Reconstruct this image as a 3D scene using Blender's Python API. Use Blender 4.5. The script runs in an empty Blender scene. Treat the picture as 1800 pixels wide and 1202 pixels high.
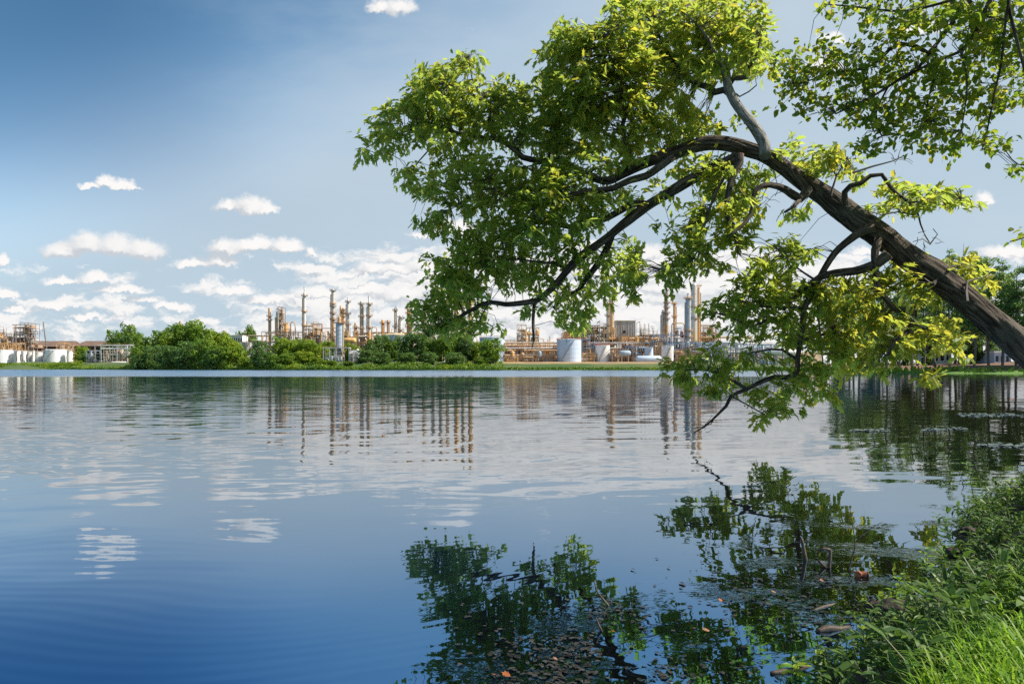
import bpy, math, random
import numpy as np
from mathutils import Vector, Matrix, noise as mnoise

S = bpy.context.scene
C = S.collection
R = math.radians
# ------------------------------------------------------------------ camera
F, CX, HY, CAMZ = 1200.0, 900.0, 647.0, 1.2          # focal length and horizon in photo pixels, eye height in metres
cam = bpy.data.objects.new('camera', bpy.data.cameras.new('camera'))
C.objects.link(cam)
cam.location = (0, 0, CAMZ)
cam.rotation_euler = (R(90), 0, 0)
cam.data.sensor_width = 36
cam.data.lens = 24
cam.data.shift_y = (HY - 601) / 1800
cam.data.clip_start = 0.05
cam.data.clip_end = 30000
S.camera = cam
# ------------------------------------------------------------------ exposure
S.view_settings.view_transform = 'Standard'
S.view_settings.look = 'None'
S.view_settings.exposure = 0.86
S.view_settings.gamma = 1
S.view_settings.use_curve_mapping = False
S.render.engine = 'CYCLES'
S.cycles.max_bounces = 6
S.cycles.transparent_max_bounces = 4
S.cycles.use_denoising = False
# ------------------------------------------------------------------ sun
SUN_AZ, SUN_EL = 96.0, 45.0                            # degrees right of the view, above the horizon
ld = bpy.data.lights.new('sun', 'SUN')
ld.energy = 4.3
ld.angle = R(0.55)
ld.color = (1.0, 0.93, 0.82)
sun = bpy.data.objects.new('sun', ld)
C.objects.link(sun)
sd = Vector((math.sin(R(SUN_AZ)) * math.cos(R(SUN_EL)), math.cos(R(SUN_AZ)) * math.cos(R(SUN_EL)), math.sin(R(SUN_EL))))
sun.rotation_euler = (-sd).to_track_quat('-Z', 'Y').to_euler()
sun.location = (0, 0, 60)


# ------------------------------------------------------------------ node helper
class NT:
    def __init__(s, tree):
        s.t = tree
        s.t.nodes.clear()

    def n(s, typ, _out=0, **kw):
        nd = s.t.nodes.new(typ)
        ins = {}
        for k, v in kw.items():
            if k[0] == 'i' and k[1:].isdigit():
                ins[int(k[1:])] = v
            elif hasattr(nd, k):
                setattr(nd, k, v)
            else:
                ins[k.replace('_', ' ')] = v
        for k, v in ins.items():
            sock = nd.inputs[k]
            if isinstance(v, bpy.types.NodeSocket):
                s.t.links.new(v, sock)
            elif isinstance(v, bpy.types.Node):
                s.t.links.new(v.outputs[0], sock)
            else:
                if sock.type == 'RGBA' and len(v) == 3:
                    v = (*v, 1)
                sock.default_value = v
        return nd

    def m(s, op, a, b=None, c=None, clamp=False):
        kw = {'i0': a}
        if b is not None: kw['i1'] = b
        if c is not None: kw['i2'] = c
        nd = s.n('ShaderNodeMath', operation=op, **kw)
        nd.use_clamp = clamp
        return nd.outputs[0]

    def v(s, op, a, b=None, c=None):
        kw = {'i0': a}
        if b is not None: kw['i1'] = b
        if c is not None: kw['i2'] = c
        nd = s.n('ShaderNodeVectorMath', operation=op, **kw)
        return nd.outputs[1] if op in ('LENGTH', 'DOT_PRODUCT', 'DISTANCE') else nd.outputs[0]

    def rng(s, x, a, b, c=0.0, d=1.0, smooth=True):
        nd = s.n('ShaderNodeMapRange', interpolation_type='SMOOTHSTEP' if smooth else 'LINEAR', i0=x, i1=a, i2=b, i3=c, i4=d)
        return nd.outputs[0]

    def mix(s, f, a, b, blend='MIX'):
        nd = s.t.nodes.new('ShaderNodeMix')
        nd.data_type = 'RGBA'
        nd.blend_type = blend
        for sock, v in ((nd.inputs[0], f), (nd.inputs[6], a), (nd.inputs[7], b)):
            if isinstance(v, bpy.types.NodeSocket):
                s.t.links.new(v, sock)
            else:
                sock.default_value = (*v, 1) if isinstance(v, tuple) and len(v) == 3 else v
        return nd.outputs[2]

    def noise(s, vec, scale, detail=3, rough=0.55, out=0, dist=0.0):
        nd = s.n('ShaderNodeTexNoise', Vector=vec, Scale=scale, Detail=detail, Roughness=rough, Distortion=dist)
        return nd.outputs[out]


# ------------------------------------------------------------------ sky: Nishita + fair-weather cumulus by direction
CLOUDS = [  # photo pixel x, y, half width, half height of the puffs (direction of each cloud as seen over the lake)
    (112, 440, 42, 19), (152, 430, 42, 24), (203, 432, 46, 25), (252, 441, 42, 24),
    (402, 362, 24, 16), (440, 360, 36, 22), (466, 366, 22, 16),
    (158, 327, 22, 9), (188, 321, 20, 13), (216, 324, 26, 12), (236, 330, 14, 6),
    (340, 463, 32, 12), (384, 459, 32, 18), (398, 435, 34, 20), (442, 430, 42, 16), (500, 433, 36, 17), (548, 446, 13, 14),
    (2, 457, 17, 13), (8, 519, 26, 9), (112, 493, 36, 9), (168, 488, 33, 15), (214, 510, 52, 11),
    (618, 482, 34, 11), (654, 470, 34, 18), (700, 472, 44, 17), (748, 466, 40, 18),
    (668, 14, 26, 15), (700, 12, 32, 22), (748, 413, 32, 7), (800, 402, 46, 17),
    (1140, 446, 38, 22), (1268, 474, 50, 14), (1306, 462, 34, 14), (1728, 350, 20, 17), (1520, 442, 28, 10), (1770, 444, 60, 16), (1700, 362, 24, 7),
    (92, 534, 42, 12), (152, 556, 34, 9), (36, 542, 30, 8), (250, 528, 42, 7), (305, 537, 40, 7),
    (412, 510, 42, 12), (480, 527, 60, 13), (560, 517, 60, 18), (640, 508, 58, 17), (706, 516, 60, 20),
    (1460, 66, 26, 11), (1446, 116, 40, 22), (1612, 52, 44, 14),
]
world = bpy.data.worlds.new('World')
S.world = world
world.use_nodes = True
w = NT(world.node_tree)


def cloud_group():
    g = bpy.data.node_groups.new('cloud_field', 'ShaderNodeTree')
    g.interface.new_socket('p', in_out='INPUT', socket_type='NodeSocketVector')
    g.interface.new_socket('d', in_out='OUTPUT', socket_type='NodeSocketFloat')
    q = NT(g)
    gi = g.nodes.new('NodeGroupInput')
    go = g.nodes.new('NodeGroupOutput')
    acc = None
    for x, y, rx, ry in CLOUDS:
        rx, ry = rx * 1.08, ry * 1.18
        hb = HY - y - 0.25 * ry
        a = q.v('MULTIPLY_ADD', gi.outputs[0], (1 / rx, 1 / ry, 0), (-x / rx, -hb / ry, 0))
        b = q.v('MULTIPLY', a, (-1, -2.6, 0))
        l = q.v('LENGTH', q.v('MAXIMUM', a, b))
        acc = l if acc is None else q.m('SMOOTH_MIN', acc, l, 0.28)
    g.links.new(acc, go.inputs[0])
    return g


def build_world():
    tc = w.n('ShaderNodeTexCoord').outputs[0]
    sp = w.n('ShaderNodeSeparateXYZ', i0=tc)
    yy = w.m('MAXIMUM', sp.outputs[1], 0.02)
    px = w.m('MULTIPLY_ADD', w.m('DIVIDE', sp.outputs[0], yy), F, CX)
    hh = w.m('MULTIPLY', w.m('DIVIDE', sp.outputs[2], yy), F)
    p = w.n('ShaderNodeCombineXYZ', X=px, Y=hh).outputs[0]
    n1 = w.noise(p, 1 / 34, 4, 0.6, 1)
    n2 = w.noise(p, 1 / 9, 3, 0.6, 1)
    pd = w.v('MULTIPLY_ADD', w.v('SUBTRACT', n1, (.5, .5, .5)), (42, 30, 0), p)
    pd = w.v('MULTIPLY_ADD', w.v('SUBTRACT', n2, (.5, .5, .5)), (16, 12, 0), pd)
    grp = cloud_group()

    def field(vec):
        nd = w.t.nodes.new('ShaderNodeGroup')
        nd.node_tree = grp
        w.t.links.new(vec, nd.inputs[0])
        return nd.outputs[0]
    d0 = field(pd)
    a_big = w.rng(d0, 1.18, 0.52)
    # low broken deck near the horizon
    ps = w.v('MULTIPLY', pd, (1 / 92, 1 / 30, 0))
    deck = w.noise(w.v('ADD', ps, (3.3, 1.7, 0)), 1.0, 5, 0.55)
    deck_up = w.noise(w.v('ADD', ps, (3.36, 1.98, 0)), 1.0, 5, 0.55)
    side = w.m('MULTIPLY', w.rng(px, 300, 880, 0.0, 0.26), w.rng(px, 1300, 1550, 1.0, 0.35))
    thr = w.m('SUBTRACT', w.rng(hh, 20, 230, 0.40, 0.64, False), side)
    thr = w.m('ADD', thr, w.rng(hh, 190, 250, 0, 0.3))
    a_deck = w.rng(w.m('SUBTRACT', deck, thr), -0.03, 0.13, 0, 0.92)
    front = w.m('GREATER_THAN', sp.outputs[1], 0.03)
    up = w.rng(hh, -4, 8)
    alpha = w.m('MULTIPLY', w.m('MAXIMUM', a_big, a_deck), w.m('MULTIPLY', front, up))
    # sunlit tops, soft grey bases
    dsun = field(w.v('ADD', pd, (9, 15, 0)))
    rel = w.m('SUBTRACT', dsun, d0)
    lit = w.rng(rel, -0.25, 0.75)
    lit2 = w.rng(w.m('SUBTRACT', deck, deck_up), -0.20, 0.06)
    litm = w.n('ShaderNodeMix', i0=w.m('GREATER_THAN', a_big, a_deck), i2=lit2, i3=lit).outputs[0]
    ccol = w.mix(litm, (0.60, 0.64, 0.69), (1.0, 0.98, 0.96))
    sky = w.n('ShaderNodeTexSky', sky_type='NISHITA', sun_disc=False, sun_elevation=R(SUN_EL), sun_rotation=R(SUN_AZ), altitude=60, air_density=1.0, dust_density=0.5, ozone_density=3.0)
    skyc = w.n('ShaderNodeHueSaturation', Hue=0.487, Saturation=0.92, Value=1.0, Color=sky).outputs[0]
    el = sp.outputs[2]
    # humid summer air: pale low down and towards the sun, deeper blue high on the far side
    c_ = w.m('MULTIPLY_ADD', sp.outputs[0], -0.8, w.m('MULTIPLY', el, 1.6))
    skyc = w.mix(w.rng(c_, 0.56, 1.02, 0.94, 0.0), skyc, (2.35, 2.92, 3.40))
    skyc = w.mix(1.0, skyc, w.mix(w.rng(c_, 0.66, 1.06), (1.0, 1.0, 1.0), (0.36, 0.56, 0.66)), 'MULTIPLY')
    skyc = w.mix(w.m('MULTIPLY', w.rng(sp.outputs[0], -0.26, -0.50), w.rng(el, 0.14, 0.30)), skyc, w.mix(1.0, skyc, (0.80, 0.78, 0.80), 'MULTIPLY'))
    veil = w.rng(w.noise(w.v('MULTIPLY', p, (1 / 420, 1 / 150, 0)), 1.0, 5, 0.6), 0.36, 0.68, 0.0, 0.30)
    skyc = w.mix(w.m('MULTIPLY', veil, w.rng(px, 100, 800)), skyc, (3.0, 3.4, 3.75))
    bg = w.n('ShaderNodeBackground', Color=skyc, Strength=0.114)
    cb = w.n('ShaderNodeBackground', Color=ccol, Strength=0.54)
    mx = w.n('ShaderNodeMixShader', i0=alpha, i1=bg, i2=cb)
    w.n('ShaderNodeOutputWorld', Surface=mx)


build_world()
world.cycles.sampling_method = 'MANUAL'
world.cycles.sample_map_resolution = 256


# ------------------------------------------------------------------ object helpers
def P(px, py, d):
    """the point at depth d (metres ahead) that the photo shows at pixel px, py"""
    return Vector(((px - CX) / F * d, d, CAMZ + (HY - py) / F * d))


def tag(o, label=None, cat=None, group=None, kind=None):
    if label: o['label'] = label
    if cat: o['category'] = cat
    if group: o['group'] = group
    if kind: o['kind'] = kind
    return o


def thing(name, label, cat, loc, group=None):
    o = bpy.data.objects.new(name, None)
    C.objects.link(o)
    o.location = loc
    o.empty_display_size = 0.3
    return tag(o, label, cat, group)


class MB:
    """collects shapes in world metres and links them as one mesh object"""
    def __init__(s):
        s.v, s.f, s.mi, s.uv = [], [], [], []
        s.has_uv = False

    def face(s, idx, m=0, uv=None):
        s.f.append(idx)
        s.mi.append(m)
        s.uv.append(uv)

    def poly(s, pts, m=0):
        b = len(s.v)
        s.v.extend(tuple(p) for p in pts)
        s.face(tuple(range(b, b + len(pts))), m)

    def box(s, lo, hi, m=0):
        x0, y0, z0 = lo
        x1, y1, z1 = hi
        b = len(s.v)
        s.v += [(x0, y0, z0), (x1, y0, z0), (x1, y1, z0), (x0, y1, z0), (x0, y0, z1), (x1, y0, z1), (x1, y1, z1), (x0, y1, z1)]
        for q in ((0, 3, 2, 1), (4, 5, 6, 7), (0, 1, 5, 4), (1, 2, 6, 5), (2, 3, 7, 6), (3, 0, 4, 7)):
            s.face(tuple(b + i for i in q), m)

    def cbox(s, c, sz, m=0):
        s.box((c[0] - sz[0] / 2, c[1] - sz[1] / 2, c[2] - sz[2] / 2), (c[0] + sz[0] / 2, c[1] + sz[1] / 2, c[2] + sz[2] / 2), m)

    def bar(s, a, b, r, n=4, m=0, r2=None):
        s.tube([a, b], [r, r if r2 is None else r2], n, m)

    def tube(s, pts, rad, n=8, m=0, caps=True, wob=0.0, uv=False, ridge=0.0):
        pts = [Vector(p) for p in pts]
        k = len(pts)
        b = len(s.v)
        prev = None
        L = 0.0
        rings = []
        for i, p in enumerate(pts):
            t = (pts[min(i + 1, k - 1)] - pts[max(i - 1, 0)])
            if t.length < 1e-9: t = Vector((0, 0, 1))
            t.normalize()
            if prev is None:
                a = Vector((0, 0, 1)) if abs(t.z) < 0.9 else Vector((1, 0, 0))
                e1 = t.cross(a).normalized()
            else:
                e1 = (prev - t * prev.dot(t)).normalized()
            prev = e1
            e2 = t.cross(e1)
            if i: L += (p - pts[i - 1]).length
            rings.append(L)
            for j in range(n):
                an = 2 * math.pi * j / n + math.pi / n
                r = rad[i]
                if wob:
                    q = p * 1.3 + Vector((math.cos(an), math.sin(an), 0)) * 1.2
                    r *= 1 + wob * (mnoise.noise(q * 1.7) + 0.5 * mnoise.noise(q * 4.3))
                if ridge:
                    q = Vector((math.cos(an) * 3.4, math.sin(an) * 3.4, L * 1.6))
                    r *= 1 + ridge * (mnoise.noise(q) * 0.6 + mnoise.noise(Vector((q.x * 2.3, q.y * 2.3, q.z * 1.7))))
                s.v.append(tuple(p + e1 * (math.cos(an) * r) + e2 * (math.sin(an) * r)))
        for i in range(k - 1):
            for j in range(n):
                j2 = (j + 1) % n
                u = None
                if uv:
                    s.has_uv = True
                    cr = 2 * math.pi * max(rad[i], 0.01)
                    u = [(j / n * cr, rings[i]), ((j + 1) / n * cr, rings[i]), ((j + 1) / n * cr, rings[i + 1]), (j / n * cr, rings[i + 1])]
                s.face((b + i * n + j, b + i * n + j2, b + (i + 1) * n + j2, b + (i + 1) * n + j), m, u)
        if caps:
            s.face(tuple(b + j for j in reversed(range(n))), m)
            s.face(tuple(b + (k - 1) * n + j for j in range(n)), m)

    def lathe(s, c, prof, n=20, m=0):
        """profile (radius, height) pairs round the vertical through c"""
        b = len(s.v)
        for r, h in prof:
            for j in range(n):
                a = 2 * math.pi * j / n
                s.v.append((c[0] + r * math.cos(a), c[1] + r * math.sin(a), c[2] + h))
        for i in range(len(prof) - 1):
            for j in range(n):
                j2 = (j + 1) % n
                s.face((b + i * n + j, b + i * n + j2, b + (i + 1) * n + j2, b + (i + 1) * n + j), m)
        s.face(tuple(b + j for j in reversed(range(n))), m)
        s.face(tuple(b + (len(prof) - 1) * n + j for j in range(n)), m)

    def ring(s, c, r, t, n=16, m=0, a0=0, a1=2 * math.pi):
        pts = [(c[0] + r * math.cos(a0 + (a1 - a0) * i / n), c[1] + r * math.sin(a0 + (a1 - a0) * i / n), c[2]) for i in range(n + 1)]
        s.tube(pts, [t] * (n + 1), 4, m, caps=False)

    def build(s, name, mats, parent=None, smooth=False, origin=None):
        if not isinstance(mats, (list, tuple)): mats = [mats]
        o = Vector((0, 0, 0))
        if parent is not None:
            o = Vector(parent.location)
            if parent.parent is not None: o = o + Vector(parent.parent.location)
        if origin is not None: o = Vector(origin)
        me = bpy.data.meshes.new(name)
        va = np.array(s.v, dtype=np.float64).reshape(-1, 3) - np.array(o)
        me.from_pydata(va.tolist(), [], s.f)
        for mt in mats: me.materials.append(mt)
        if len(mats) > 1: me.polygons.foreach_set('material_index', s.mi)
        if smooth: me.polygons.foreach_set('use_smooth', [True] * len(s.f))
        if s.has_uv:
            ul = me.uv_layers.new(name='UVMap')
            flat = []
            for f, u in zip(s.f, s.uv):
                for q in (u or [(0, 0)] * len(f)): flat += [q[0], q[1]]
            ul.data.foreach_set('uv', flat)
        me.update()
        ob = bpy.data.objects.new(name, me)
        C.objects.link(ob)
        if parent is not None: ob.parent = parent
        elif origin is not None: ob.location = o
        return ob


ORD = ['first', 'second', 'third', 'fourth', 'fifth', 'sixth', 'seventh', 'eighth', 'ninth', 'tenth', 'eleventh', 'twelfth', 'thirteenth', 'fourteenth', 'fifteenth',
       'sixteenth', 'seventeenth', 'eighteenth', 'nineteenth', 'twentieth']


# ------------------------------------------------------------------ materials
def paint(name, col, col2=None, scale=0.6, rough=0.6, spec=0.3, metal=0.0, bump=0.0, streak=False, lo=0.42, hi=0.62, bscale=8.0):
    mt = bpy.data.materials.new(name)
    mt.use_nodes = True
    q = NT(mt.node_tree)
    pos = q.n('ShaderNodeNewGeometry').outputs[0]
    vec = q.v('MULTIPLY', pos, (1, 1, 0.12 if streak else 1))
    f = q.rng(q.noise(vec, scale, 5, 0.6), lo, hi)
    c = q.mix(f, col, col2 or tuple(x * 0.75 for x in col))
    kw = dict(Base_Color=c, Roughness=rough, Metallic=metal)
    kw['Specular IOR Level'] = spec
    if bump:
        kw['Normal'] = q.n('ShaderNodeBump', Strength=0.6, Distance=bump, Height=q.noise(pos, bscale, 4, 0.6)).outputs[0]
    pr = q.n('ShaderNodeBsdfPrincipled', **kw)
    q.n('ShaderNodeOutputMaterial', Surface=pr)
    return mt


def leafmat(name, cols, trans=(0.30, 0.42, 0.04), tf=0.42, nscale=0.7, rough=0.5, namt=0.5):
    mt = bpy.data.materials.new(name)
    mt.use_nodes = True
    q = NT(mt.node_tree)
    geo = q.n('ShaderNodeNewGeometry')
    rnd = geo.outputs['Random Per Island']
    f = q.m('MULTIPLY_ADD', q.m('SUBTRACT', q.noise(geo.outputs[0], nscale, 2), 0.5), namt * 2.4, rnd, clamp=True)
    ramp = q.n('ShaderNodeValToRGB', Fac=f)
    el = ramp.color_ramp.elements
    el[0].position, el[0].color = 0, (*cols[0], 1)
    el[1].position, el[1].color = 1, (*cols[-1], 1)
    for i, c in enumerate(cols[1:-1]):
        e = el.new((i + 1) / (len(cols) - 1))
        e.color = (*c, 1)
    pr = q.n('ShaderNodeBsdfPrincipled', Base_Color=ramp.outputs[0], Roughness=rough)
    pr.inputs['Specular IOR Level'].default_value = 0.35
    tcol = q.mix(0.55, q.mix(1.0, ramp.outputs[0], (2.2, 2.2, 2.2), 'MULTIPLY'), trans)
    tr = q.n('ShaderNodeBsdfTranslucent', Color=tcol)
    mx = q.n('ShaderNodeMixShader', i0=tf, i1=pr, i2=tr)
    q.n('ShaderNodeOutputMaterial', Surface=mx)
    return mt


def bark(name, c0, c1, uscale=26.0, vscale=4.0, bump=0.02):
    mt = bpy.data.materials.new(name)
    mt.use_nodes = True
    q = NT(mt.node_tree)
    uv = q.n('ShaderNodeTexCoord').outputs['UV']
    v1 = q.v('MULTIPLY', uv, (uscale, vscale, 0))
    ridge = q.noise(v1, 1.0, 5, 0.6, dist=0.6)
    pos = q.n('ShaderNodeNewGeometry').outputs[0]
    big = q.noise(pos, 2.2, 3)
    c = q.mix(q.rng(ridge, 0.36, 0.66), c0, c1)
    c = q.mix(q.rng(big, 0.52, 0.74, 0, 0.35), c, (0.15, 0.145, 0.12))
    bp = q.n('ShaderNodeBump', Strength=1.0, Distance=bump, Height=ridge)
    pr = q.n('ShaderNodeBsdfPrincipled', Base_Color=c, Roughness=0.9, Normal=bp)
    pr.inputs['Specular IOR Level'].default_value = 0.15
    q.n('ShaderNodeOutputMaterial', Surface=pr)
    return mt


M = {}
M['tan'] = paint('tan_paint', (0.62, 0.43, 0.25), (0.50, 0.31, 0.16), 0.35, streak=True)
M['ochre'] = paint('ochre_paint', (0.70, 0.43, 0.18), (0.57, 0.31, 0.12), 0.35, streak=True)
M['cream'] = paint('cream_paint', (0.70, 0.58, 0.40), (0.58, 0.45, 0.28), 0.3, streak=True)
M['grey'] = paint('grey_cladding', (0.52, 0.50, 0.47), (0.42, 0.36, 0.29), 0.3, rough=0.45, streak=True)
M['pale'] = paint('pale_cladding', (0.64, 0.63, 0.62), (0.54, 0.50, 0.45), 0.3, rough=0.4, streak=True)
M['white'] = paint('white_paint', (0.80, 0.80, 0.80), (0.68, 0.67, 0.66), 0.25, streak=True)
M['bluegrey'] = paint('blue_grey_paint', (0.36, 0.46, 0.56), (0.30, 0.37, 0.44), 0.3, rough=0.5, streak=True)
M['paleblue'] = paint('pale_blue_paint', (0.52, 0.62, 0.76), (0.46, 0.55, 0.68), 0.2, streak=True)
M['steel'] = paint('dark_steel', (0.26, 0.23, 0.21), (0.34, 0.24, 0.17), 0.5)
M['bluesteel'] = paint('blue_steel', (0.24, 0.29, 0.37), (0.30, 0.33, 0.38), 0.5)
M['brown'] = paint('brown_steel', (0.40, 0.27, 0.18), (0.30, 0.19, 0.13), 0.4)
M['rust'] = paint('rust', (0.50, 0.29, 0.16), (0.40, 0.21, 0.11), 0.6)
M['red'] = paint('red_paint', (0.45, 0.07, 0.04), (0.34, 0.06, 0.04), 0.5)
M['roof'] = paint('brown_roof', (0.15, 0.105, 0.08), (0.22, 0.14, 0.10), 0.25)
M['fascia'] = paint('dark_fascia', (0.075, 0.055, 0.045), (0.11, 0.08, 0.06), 0.3)
M['hole'] = paint('dark_opening', (0.02, 0.02, 0.025))
M['concrete'] = paint('concrete', (0.42, 0.38, 0.32), (0.33, 0.29, 0.24), 0.5)


# ------------------------------------------------------------------ shoreline and ground
NEAR = [(-900, -80), (-60, -14), (-20, -5), (-6, -1.2), (-3, 0.2), (0, 1.45), (0.70, 2.05), (1.10, 2.6), (1.5, 2.85), (1.88, 3.2), (2.24, 3.5), (2.55, 4.05), (2.95, 4.4), (3.2, 5.0),
        (3.6, 5.35), (3.95, 5.9), (4.5, 6.1), (5.25, 6.8), (6.85, 8.5), (8.7, 10.6), (11, 13.5), (20, 22), (45, 36), (80, 54), (108, 76), (119, 105)]
FAR = [(1900, 140), (1800, 149), (1700, 154), (1620, 163), (1540, 186), (1450, 232), (1350, 300), (1240, 360), (1150, 384), (1000, 398), (880, 402), (760, 396), (640, 402), (540, 405), (450, 430), (400, 452),
       (300, 480), (230, 520), (150, 585), (60, 625), (-60, 660), (-320, 720)]
FARXY = [((x - CX) / F * d, d) for x, d in FAR]
LAKE = np.array(NEAR + FARXY + [(-1300, 500), (-1300, 0)])


def seg_dist(pts, line, closed):
    a = np.array(line)
    b = np.roll(a, -1, 0) if closed else a[1:]
    if not closed: a = a[:-1]
    best = np.full(len(pts), 1e9)
    for i in range(len(b)):
        ab = b[i] - a[i]
        t = np.clip(((pts - a[i]) @ ab) / (ab @ ab), 0, 1)
        best = np.minimum(best, np.hypot(*(pts - a[i] - t[:, None] * ab).T))
    return best


def in_lake(pts):
    x, y = pts[:, 0], pts[:, 1]
    ins = np.zeros(len(pts), bool)
    n = len(LAKE)
    for i in range(n):
        x0, y0 = LAKE[i]
        x1, y1 = LAKE[(i + 1) % n]
        if y0 == y1: continue
        c = (y0 > y) != (y1 > y)
        ins ^= c & (x < (x1 - x0) * (y - y0) / (y1 - y0) + x0)
    return ins


def sm(x, a, b):
    t = np.clip((x - a) / (b - a), 0, 1)
    return t * t * (3 - 2 * t)


def ground_z(pts):
    pts = np.asarray(pts, float).reshape(-1, 2)
    ins = in_lake(pts)
    s = seg_dist(pts, LAKE, True)
    x, y = pts[:, 0], pts[:, 1]
    nearland = (y < 60) & (x < 90)
    u = x / np.maximum(y, 1)
    upx = CX + F * u
    fx = [f[0] for f in FAR][::-1]
    shore_d = np.interp(upx, fx, [f[1] for f in FAR][::-1])
    plate = np.where(upx > 1400, 1.9, 1.2 + shore_d * 0.0098)
    plate = np.where((upx > 1250) & (upx <= 1400), np.interp(upx, [1250, 1400], [4.9, 1.9]), plate)
    wid = np.interp(upx, [1250, 1450], [26, 14])
    zf = 0.25 * sm(s, 0, 1.0) + (plate - 0.25) * sm(s, 0.5, wid) + 1.5 * sm(s, 30, 60) * (upx > 1420) * (y < 400)
    wob = 0.05 * np.sin(x * 5.1 + y * 1.7) * np.cos(y * 4.3 - x) + 0.03 * np.sin(x * 11 + 2) * np.sin(y * 13 + x * 3)
    zn = 0.06 * sm(s, 0, 0.12) + 0.42 * sm(s, 0.04, 0.74) + 0.012 * np.minimum(s, 40) + wob * sm(s, 0, 0.3) * (s < 12)
    zl = -np.minimum(1.5, 0.28 * s) - 0.02
    return np.where(ins, zl, np.where(nearland, zn, zf))


def gz(x, y): return float(ground_z([(x, y)])[0])


def build_ground():
    az = np.concatenate([np.linspace(-180, -62, 36), np.linspace(-60, -42, 16), np.linspace(-41.5, 46, 260), np.linspace(47, 62, 20), np.linspace(65, 176, 34)])
    rad = np.concatenate([[0.0], np.linspace(0.35, 9, 110), np.geomspace(9.3, 120, 44), np.linspace(124, 200, 60), np.linspace(204, 700, 120), np.geomspace(720, 14000, 24)])
    A, Rr = np.meshgrid(R(1) * az, rad[1:], indexing='ij')
    X, Y = (Rr * np.sin(A)).ravel(), (Rr * np.cos(A)).ravel()
    Z = ground_z(np.stack([X, Y], 1))
    n, k = len(az), len(rad) - 1
    verts = [(0, 0, gz(0, 0))] + list(zip(X.tolist(), Y.tolist(), Z.tolist()))
    faces = []
    for i in range(n):
        i2 = (i + 1) % n
        faces.append((0, 1 + i2 * k, 1 + i * k))
        for j in range(k - 1):
            faces.append((1 + i * k + j, 1 + i2 * k + j, 1 + i2 * k + j + 1, 1 + i * k + j + 1))
    mb = MB()
    mb.v, mb.f, mb.mi, mb.uv = verts, faces, [0] * len(faces), [None] * len(faces)
    mt = bpy.data.materials.new('earth_and_grass')
    mt.use_nodes = True
    q = NT(mt.node_tree)
    pos = q.n('ShaderNodeNewGeometry').outputs[0]
    sp = q.n('ShaderNodeSeparateXYZ', i0=pos)
    n1 = q.noise(pos, 3.0, 5)
    n2 = q.noise(pos, 0.06, 5)
    n3 = q.noise(pos, 38, 4)
    mud = q.mix(q.rng(n3, 0.35, 0.65), (0.030, 0.020, 0.013), (0.085, 0.058, 0.036))
    grass_near = q.mix(n3, (0.05, 0.12, 0.02), (0.09, 0.17, 0.03))
    near = q.mix(q.rng(q.m('ADD', sp.outputs[2], q.m('MULTIPLY', q.m('SUBTRACT', n1, 0.5), 0.3)), 0.27, 0.42), mud, grass_near)
    fgrass = q.mix(q.rng(n2, 0.4, 0.6), (0.045, 0.095, 0.018), (0.085, 0.12, 0.026))
    dirt = q.mix(q.rng(n2, 0.42, 0.6), (0.40, 0.26, 0.13), (0.28, 0.18, 0.10))
    ratio = q.m('DIVIDE', sp.outputs[0], sp.outputs[1])
    yard = q.m('MULTIPLY', q.rng(ratio, -0.04, 0.0), q.rng(ratio, 0.24, 0.32, 1.0, 0.0))
    dirt = q.mix(yard, q.mix(n2, (0.06, 0.11, 0.02), (0.11, 0.13, 0.035)), dirt)
    far = q.mix(q.rng(q.m('ADD', sp.outputs[2], q.m('MULTIPLY', q.m('SUBTRACT', n2, 0.5), 2.0)), 3.2, 4.6), fgrass, dirt)
    needle = q.mix(q.rng(n2, 0.4, 0.6), (0.20, 0.095, 0.055), (0.12, 0.07, 0.04))
    right = q.mix(q.rng(q.m('ADD', sp.outputs[2], q.m('MULTIPLY', q.m('SUBTRACT', n2, 0.5), 1.2)), 0.55, 0.95), (0.10, 0.20, 0.025), needle)
    isr = q.m('GREATER_THAN', q.m('SUBTRACT', sp.outputs[0], q.m('MULTIPLY', sp.outputs[1], 0.44)), 0.0)
    far = q.mix(isr, far, right)
    c = q.mix(q.rng(sp.outputs[1], 60, 75), near, far)
    pr = q.n('ShaderNodeBsdfPrincipled', Base_Color=c, Roughness=0.9, Normal=q.n('ShaderNodeBump', Strength=0.7, Distance=0.03, Height=n3))
    q.n('ShaderNodeOutputMaterial', Surface=pr)
    tag(mb.build('ground', mt, smooth=True), kind='structure')


build_ground()


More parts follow.
